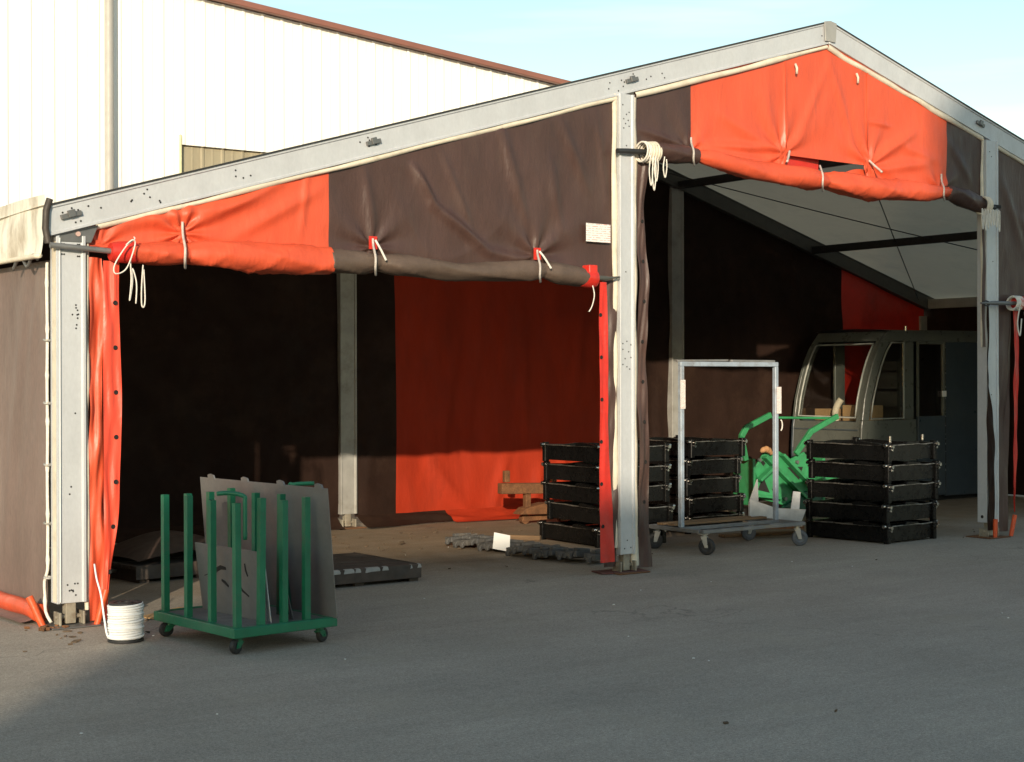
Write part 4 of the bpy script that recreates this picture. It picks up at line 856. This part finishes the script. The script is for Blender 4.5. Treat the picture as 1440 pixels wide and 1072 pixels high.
for (x, y, lab) in ((8.62, .2, 'left one of two steel pins'), (9.28, .33, 'right one of two steel pins')):
    tag(MB().cyl((0, 0, 0), (0, 0, .06), .016, 10).build('steel_pin', M_CHROME, None, smooth=40, loc=(x, y, 5 * FH)), lab + ' standing on the stack before the cab', 'pin', 'steel pins on the frame stack')

# ------------------------------------------------------------------ tall blue-grey wheeled frame
fc = thing('wheeled_frame', 'tall blue grey tubular frame on a low wheeled base with four casters', 'trolley', (6.31, .50, 0), R(1.5))
for a, b in (((0, 0), (1.42, 0)), ((0, .74), (1.42, .74)), ((0, 0), (0, .74)), ((1.42, 0), (1.42, .74)), ((0, .33), (1.40, .33))):
    d = (Vector((*b, 0)) - Vector((*a, 0))).normalized() * (.0 if a[1] == b[1] else .026)
    MB().bar(Vector((*a, .222)) + d, Vector((*b, .222)) - d, .040, .036).build('base_rail', mat('worn_base_paint', (.20, .20, .20), .5, .2, var=.2, scale=8, dirt=(.26, .20, .14), dirt_amt=.7, dscale=6), fc, bevel=.004)
for x in (.045, 1.36):
    u = MB(); u.bar((x, .33, .241), (x, .33, 1.795), .045, .045, up=(1, 0, 0)); u.build('upright', M_BLUEGREY, fc, bevel=.004)
MB().bar((.0675 - .045, .33, 1.818), (1.3825, .33, 1.818), .045, .045).build('top_rail', M_BLUEGREY, fc, bevel=.004)
MB().bar((.03, .375, 1.850), (.72, .372, 1.856), .03, .02).build('top_angle', mat('worn_grey_paint', (.22, .22, .215), .5, .2, var=.2, dirt=(.14, .09, .06), dirt_amt=.6, dscale=8), fc, bevel=.003)
MB().bar((.72, .33, 1.852), (1.36, .35, 1.850), .035, .022).build('top_angle', MATS['worn_grey_paint'], fc, bevel=.003)
for x, z0, z1 in ((.045, 1.385, 1.665), (1.385, 1.32, 1.59)):
    MB().box(x - .034, x + .030, .300, .3045, z0, z1).build('paper_tag', M_TAG, fc)
MB().tube(arc((1.40, .30, 1.20), .055, -80, 80, 10, (.5, 0, 0), (0, 0, 1)), .007, 7).build('wire_hook', M_ROPE, fc, smooth=True)
for (x, y, rz) in ((.06, .03, R(-60)), (1.36, .04, R(-40)), (1.38, .70, R(160)), (.08, .71, R(150))):
    caster(fc, (x, y, 0), rz, .080, .2035, .042, M_ZINC, M_GREYRUBBER if x > .5 else M_RUBBER)
for i, (y, L, dx) in enumerate(((.50, 1.30, .05), (.62, 1.25, .02))):
    tag(MB().box(0, L, -.045, .045, 0, .022).build('wood_plank', M_WOOD, None, bevel=.003, loc=(6.31 + dx, .50 + y, .2415), rot=(0, 0, R(1.5 + i))), ('front' if i == 0 else 'rear') + ' one of two brown planks lying on the wheeled frame base', 'plank', 'planks on the wheeled frame')
tag(MB().prism([(0, 0), (.9, 0), (.9, .10), (0, .12)], (0, 0, .004), (1, 0, 0), (0, 1, 0), (0, 0, 1), .03).build('timber_offcut', M_WOOD, None, bevel=.004, loc=(7.6, 1.55, 0), rot=(0, 0, R(-10))), 'pale timber offcut on the ground between the wheeled frame and the black frames', 'timber')
# folded white bracket lying between the frame and the green hitch
wbk = thing('white_bracket', 'folded white metal bracket lying between the wheeled frame and green hitch', 'bracket', (7.72, 1.30, .10), R(-25))
MB().prism([(0, 0), (.55, -.06), (.62, .12), (.30, .14), (0, .24)], (0, 0, .08), (1, 0, 0), (0, 0, 1), (0, 1, 0), .012).build('face', mat('white_metal', (.55, .55, .54), .4, .2), wbk)
MB().prism([(0, 0), (.16, .05), (.14, .46), (0, .22)], (0, .012, .06), (.85, .5, 0), (0, 0, 1), (-.5, .85, 0), .012).build('fin', MATS['white_metal'], wbk)
MB().prism([(0, 0), (.10, 0), (.14, .26), (.06, .27)], (.44, .0, .12), (1, 0, 0), (0, .2, 1), (0, 1, 0), .012).build('fin', MATS['white_metal'], wbk)
MB().bar((-.05, .1, .02), (.6, .1, .02), .2, .04).build('foot', M_RUST, wbk, bevel=.004)

# ------------------------------------------------------------------ bright green hitch
gm = thing('green_hitch', 'bright green steel hitch with two cranked arms and a cross bar', 'hitch', (9.40, 3.0, 0), R(-8))
plt = MB(); plt.prism([(.06, .26), (.60, .12), (.98, .20), (1.0, .60), (.82, .78), (.62, .70), (.44, .80), (.22, .79), (.08, .60)], (0, .02, 0), (1, 0, 0), (0, 0, 1), (0, 1, 0), .03); plt.build('main_plate', M_LGREEN, gm, bevel=.006)
for a, b in (((.18, .74), (.80, .22)), ((.44, .76), (.96, .30)), ((.10, .46), (.32, .62)), ((.06, .28), (.40, .24))):
    MB().bar((a[0], -.035, a[1]), (b[0], -.035, b[1]), .035, .10, up=(0, 1, 0)).build('rib', M_LGREEN, gm, bevel=.004)
for cx, cz, s in ((.20, .66, .035), (.38, .33, .05)):
    MB().prism([(-s, .2 * s), (0, s), (s, -.1 * s), (.1 * s, -s)], (cx, .016, cz), (1, 0, 0), (0, 0, 1), (0, 1, 0), .005).build('diamond_hole', M_BLACKHOLE, gm)
MB().prism([(.45, .12), (1.05, .06), (1.08, .34), (.80, .30)], (0, -.04, 0), (1, 0, 0), (0, 0, 1), (0, 1, 0), .05).build('lower_guard', M_DGREEN, gm, bevel=.005)
MB().box(0, .04, -.05, .35, .16, .72).build('cheek', M_LGREEN, gm, bevel=.005); MB().box(1.05, 1.09, -.05, .40, .10, .70).build('cheek', M_LGREEN, gm, bevel=.005)
for pts in ([(-.15, -.02, .98), (-.07, -.02, 1.10), (.30, 0, 1.24)], [(.66, -.02, .76), (.90, -.02, 1.04), (1.32, 0, 1.21)]):
    A = MB(); A.bar(pts[0], pts[1], .066, .05, up=(0, 1, 0)); A.bar(Vector(pts[1]) + Vector((-.01, 0, -.012)), pts[2], .0661, .0502, up=(0, 1, 0)); A.build('arm', M_LGREEN, gm, bevel=.006)
MB().bar((-.06, .01, .70), (-.14, -.01, 1.0), .06, .05, up=(0, 1, 0)).build('arm_root', M_LGREEN, gm, bevel=.005)
for x, z in ((.14, .70), (.92, .62), (.52, .22), (.70, .66), (.90, .26)): MB().cyl((x, .02, z), (x, -.012, z), .022, 8).build('bolt', M_STEEL, gm, smooth=40)
for pl in ([(.12, .34), (.30, .30), (.20, .50)], [(.56, .60), (.74, .44), (.80, .60)], [(.62, .24), (.84, .24), (.66, .36)]):
    MB().prism(pl, (0, .0185, 0), (1, 0, 0), (0, 0, 1), (0, 1, 0), .005).build('shade_triangle', M_BLACKHOLE, gm)  # black triangles painted in for the shadowed areas between the ribs
MB().cyl((.28, .02, 1.205), (1.25, .02, 1.185), .016, 12).build('cross_bar', M_LGREEN, gm, smooth=40)
MB().prism([(.9, .44), (1.5, .40), (1.5, .52), (1.0, .55)], (0, .2, 0), (1, 0, 0), (0, 0, 1), (0, 1, 0), .05).build('side_arm', M_LGREEN, gm, bevel=.004)
MB().box(.1, 1.0, .02, .5, 0, .10).build('stand', M_DARKSTEEL, gm, bevel=.005)
tag(MB().tube(spline([(0, 0, 0), (.06, -.01, .03), (.13, 0, .015), (.19, .0, -.03)], 4), [.012, .022, .034, .036, .030, .040, .042, .034, .040, .036, .026, .030, .012], 9).build('tan_glove', mat('tan_leather', (.48, .25, .11), .8, bump=.4), None, smooth=True, loc=(9.50, 2.93, .80)), 'tan work glove lying over the top of the green hitch', 'glove')

# ------------------------------------------------------------------ grey cab
CY0, CY1 = 3.46, 4.72; CX1 = 14.86; CZ0 = .06; CZ1 = 2.30
cab = thing('machine_cab', 'dark grey machine cab with curved front and large windows at the back right', 'cab', (12, CY0, 0))
def fx(z):                                                    # front profile: bulges forward low down
    return interp(z, [.0, .30, .7, 1.04, 1.41, 1.70, 1.88, 2.08, 2.26, 2.34], [11.98, 11.88, 11.85, 11.87, 11.93, 12.02, 12.09, 12.20, 12.36, 12.44]) - 12
zs = lin(CZ0, CZ1, 24)
def side_piece(name, m, poly, y, th=.04, par=cab, inward=1):
    return MB().prism(poly, (0, y, 0), (1, 0, 0), (0, 0, 1), (0, inward, 0), th).build(name, m, par, bevel=.006)
sill = 1.12; head = 2.17
for y, inw, nm in ((0, 1, 'side_panel'), (CY1 - CY0, -1, 'side_panel')):
    side_piece(nm, M_CABGREY if y == 0 else M_CABDARK, [(fx(z), z) for z in lin(CZ0, sill, 12)] + [(.96, sill), (.96, CZ0)], y, inward=inw)
    side_piece('front_pillar', M_CABGREY, [(fx(z), z) for z in lin(sill + .001, head, 12)] + [(fx(z) + .13 + .03 * (z - 1.1), z) for z in lin(head, sill + .001, 12)], y, .05, inward=inw)
    side_piece('middle_pillar', M_CABGREY, [(.70, sill + .001), (.90, sill + .001), (.90, head), (.70, head)], y, inward=inw)
    side_piece('roof_rail', M_CABGREY, [(fx(head + .001), head + .001), (fx(CZ1), CZ1), (CX1 - 12, CZ1 + .02), (CX1 - 12, head + .001)], y, .05, inward=inw)
    rear = side_piece('rear_panel', M_CABDARK, [(1.56, CZ0), (CX1 - 12, CZ0), (CX1 - 12, head), (1.56, head)], y, inward=inw)
door = side_piece('door', M_CABDARK, [(.975, CZ0 + .02), (1.545, CZ0 + .02), (1.545, sill + .04), (.975, sill + .04)], -.012, .04)
for poly in ([(.975, sill + .04), (1.0, sill + .04), (1.0, head), (.975, head)], [(1.50, sill + .04), (1.545, sill + .04), (1.545, head), (1.50, head)], [(1.0, head - .035), (1.50, head - .035), (1.50, head), (1.0, head)]):
    MB().prism(poly, (0, -.012, 0), (1, 0, 0), (0, 0, 1), (0, 1, 0), .04).build('door_frame', M_CABGREY, door, bevel=.004)
MB().prism([(1.0, sill + .04), (1.5, sill + .04), (1.5, head - .035), (1.0, head - .035)], (0, .006, 0), (1, 0, 0), (0, 0, 1), (0, 1, 0), .006).build('window_pane', M_GLASS, door)
MB().box(1.46, 1.54, -.035, -.014, 1.42, 1.50).build('handle', M_PAPER, door, bevel=.004)
MB().box(1.549, 1.557, -.006, .004, CZ0 + .05, head).build('seam_strip', M_CHROME, door)
MB().prism([(fx(z) + .145 + .03 * (z - 1.1), z) for z in lin(sill + .01, head - .01, 10)] + [(.695, head - .01), (.695, sill + .01)], (0, .015, 0), (1, 0, 0), (0, 0, 1), (0, 1, 0), .006).build('window_pane', M_GLASS, cab)
MB().prism([(fx(z) + .145 + .03 * (z - 1.1), z) for z in lin(sill + .01, head - .01, 10)] + [(.695, head - .01), (.695, sill + .01)], (0, CY1 - CY0 - .021, 0), (1, 0, 0), (0, 0, 1), (0, 1, 0), .006).build('window_pane', M_GLASS, cab)
# rubber seals round the front side window
sealp = [(fx(z) + .150 + .03 * (z - 1.1), -.006, z) for z in lin(sill + .02, head - .02, 10)] + [(.69, -.006, head - .02), (.69, -.006, sill + .02)]
MB().tube(sealp, .012, 8, closed=True).build('window_seal', mat('pale_seal', (.30, .31, .28), .35), cab, smooth=True)
def front(name, m, z0, z1, y0, y1, off=.0, th=.03, n=10):
    mb = MB(); zz = lin(z0, z1, n)
    mb.prism([(fx(z) - off, z) for z in zz] + [(fx(z) - off + th, z) for z in zz[::-1]], (0, y0, 0), (1, 0, 0), (0, 0, 1), (0, 1, 0), y1 - y0); return mb.build(name, m, cab, smooth=35)
WY = CY1 - CY0
front('front_panel', M_CABGREY, CZ0, sill - .02, .052, WY - .052)
MB().box(fx(1.0) - .012, fx(1.0) + .002, .06, WY - .06, .985, 1.0).build('trim_line', M_CABDARK, cab)
front('windscreen', M_GLASS, sill + .0, head, .11, WY - .11, -.012, .006, 14)
front('screen_frame', M_CABGREY, sill - .02, head, .052, .11); front('screen_frame', M_CABGREY, sill - .02, head, WY - .11, WY - .052)
front('screen_header', M_CABGREY, head, CZ1, .052, WY - .052)
yy0, yy1 = .12, WY - .12
sp = [(fx(z) - .008, yy0, z) for z in lin(sill + .04, head - .04, 10)] + [(fx(head) - .008, yy1, head - .04)] + [(fx(z) - .008, yy1, z) for z in lin(head - .06, sill + .04, 10)]
MB().tube(sp, .013, 8, closed=True).build('window_seal', MATS['pale_seal'], cab, smooth=True)
rf = MB(); rf.grid(lambda u, v: (fx(CZ1) + u * (CX1 - 12 - fx(CZ1)), v, CZ1 + .03 * math.sin(math.pi * min(1, max(0, v / WY))) + .012), lin(-.01, 1, 12), lin(-.02, WY + .02, 10)); rf.build('roof_panel', M_CABDARK, cab, smooth=True)
MB().bar((fx(CZ1), -.03, CZ1 + .005), (CX1 - 12, -.03, CZ1 + .025), .02, .02).build('rain_gutter', M_CABGREY, cab)
MB().cyl((.70, -.03, CZ1 + .01), (.70, -.03, CZ1 + .07), .02, 10).build('roof_lug', M_CHROME, cab, smooth=40)
MB().box(0.0, CX1 - 12 - .02, .06, WY - .06, .06, .12).build('floor_pan', M_DARKSTEEL, cab); MB().box(.1, CX1 - 12 - .1, .1, WY - .1, 0, .06).build('sole', M_BLACKHOLE, cab)
MB().box(CX1 - 12 - .03, CX1 - 12, .051, WY - .051, CZ0, CZ1).build('end_wall', M_CABDARK, cab)
MB().box(.14, .62, .10, WY - .10, 1.06, 1.10).build('dash_shelf', M_CABDARK, cab)
st = MB(); st.box(.95, 1.45, .45, .95, .50, .62); st.build('seat', M_DARKSTEEL, cab, bevel=.03); st = MB(); st.box(1.40, 1.52, .45, .95, .62, 1.30); st.build('seat_back', M_DARKSTEEL, cab, bevel=.03)
MB().box(.74, .80, .15, .60, .4, 1.9).build('inner_rack', M_CABGREY, cab)
for z in (1.25, 1.5, 1.75): MB().box(.74, .95, .15, .60, z, z + .03).build('inner_rack', M_CABGREY, cab)
tag(MB().box(0, .28, 0, .46, 0, .21).build('cardboard_box', M_CARD, None, bevel=.003, loc=(12.20, 3.62, 1.102), rot=(0, 0, R(2))), 'tan cardboard box behind the cab windscreen, right of the pale roll', 'cardboard box', 'cardboard boxes in the cab')
tag(MB().box(0, .26, 0, .40, 0, .155).build('cardboard_box', M_CARD, None, bevel=.003, loc=(12.20, 4.22, 1.102), rot=(0, 0, R(-3))), 'lower tan cardboard box behind the cab windscreen, left of the pale roll', 'cardboard box', 'cardboard boxes in the cab')
mb = MB(); mb.tube(spline([(0, 0, 0), (-.010, .0, .12), (.005, -.03, .22), (.03, -.07, .29)], 5), [.045] * 16, 14); tag(mb.build('paper_roll', mat('pale_roll', (.70, .62, .48), .7, var=.15, scale=12), None, smooth=50, loc=(12.12, 4.14, 1.102)), 'pale paper roll standing up between the boxes behind the cab windscreen', 'paper roll')

# ------------------------------------------------------------------ small litter
def litter():
    mb = MB(); spots = [(-.30, -.40, .35, 16), (4.4, 3.4, .7, 26), (3.6, 3.3, .7, 20), (6.3, 3.4, .8, 14), (5.2, 1.2, .6, 14), (.6, -2.2, 1.6, 3), (5.5, -1.6, 2.5, 3), (9.6, .3, .5, 6)]
    for x, y, s, n in spots:
        for _ in range(n):
            px_, py_ = x + s * rng.normal(), y + s * rng.normal(); r = .008 + .022 * rng.rand() ** 2; k = rng.randint(4, 7)
            ph = rng.rand() * 6; mb.prism([(r * (1 + .4 * rng.rand()) * math.cos(ph + 6.283 * i / k), .6 * r * math.sin(ph + 6.283 * i / k)) for i in range(k)], (px_, py_, .003), (1, 0, .2 * rng.normal()), (0, 1, .2 * rng.normal()), (0, 0, 1), .004 + .006 * rng.rand())
    tag(mb.build('leaf_litter', M_LEAF), 'small dry leaves and chips scattered on the asphalt', 'litter', kind='stuff')
litter()
mb = MB()
for _ in range(40):
    x, y = rng.uniform(-1.5, 9), rng.uniform(-4, 3); r = .004 + .006 * rng.rand(); mb.prism([(r, 0), (0, r), (-r, .2 * r), (-.3 * r, -r)], (x, y, .002), (1, 0, 0), (0, 1, 0), (0, 0, 1), .004)
tag(mb.build('pale_grit', M_PAPER), 'tiny pale grit scattered on the asphalt yard', 'grit', kind='stuff')
for i, (x, y, s, lab) in enumerate(((3.3, 3.55, .12, 'left one of two brown leaves before the brown skirt'), (4.5, 3.0, .13, 'right one of two brown leaves, nearest the track piece'))):
    tag(MB().prism([(0, 0), (s * .5, s * .25), (s, 0), (s * .5, -s * .2)], (0, 0, .01), (1, 0, .15), (0, 1, .2), (0, 0, 1), .004).build('dry_leaf', M_LEAF, None, loc=(x, y, 0), rot=(0, 0, R(40 * i))), lab, 'leaf', 'dry leaves on the tent floor')
# little heap of hardware at the left post foot and bolts at the back post
hw = MB()
for _ in range(14):
    p = Vector((-.20 + .07 * rng.normal(), -.14 + .06 * rng.normal(), .012)); d = Vector((rng.normal(), rng.normal(), .15 * rng.normal())).normalized() * (.02 + .05 * rng.rand()); hw.tube([p, p + d], .007 + .006 * rng.rand(), 6)
tag(hw.build('rusty_scrap', M_RUST), 'rusty bolts and chain scraps heaped beside the left post foot', 'scrap', kind='stuff')
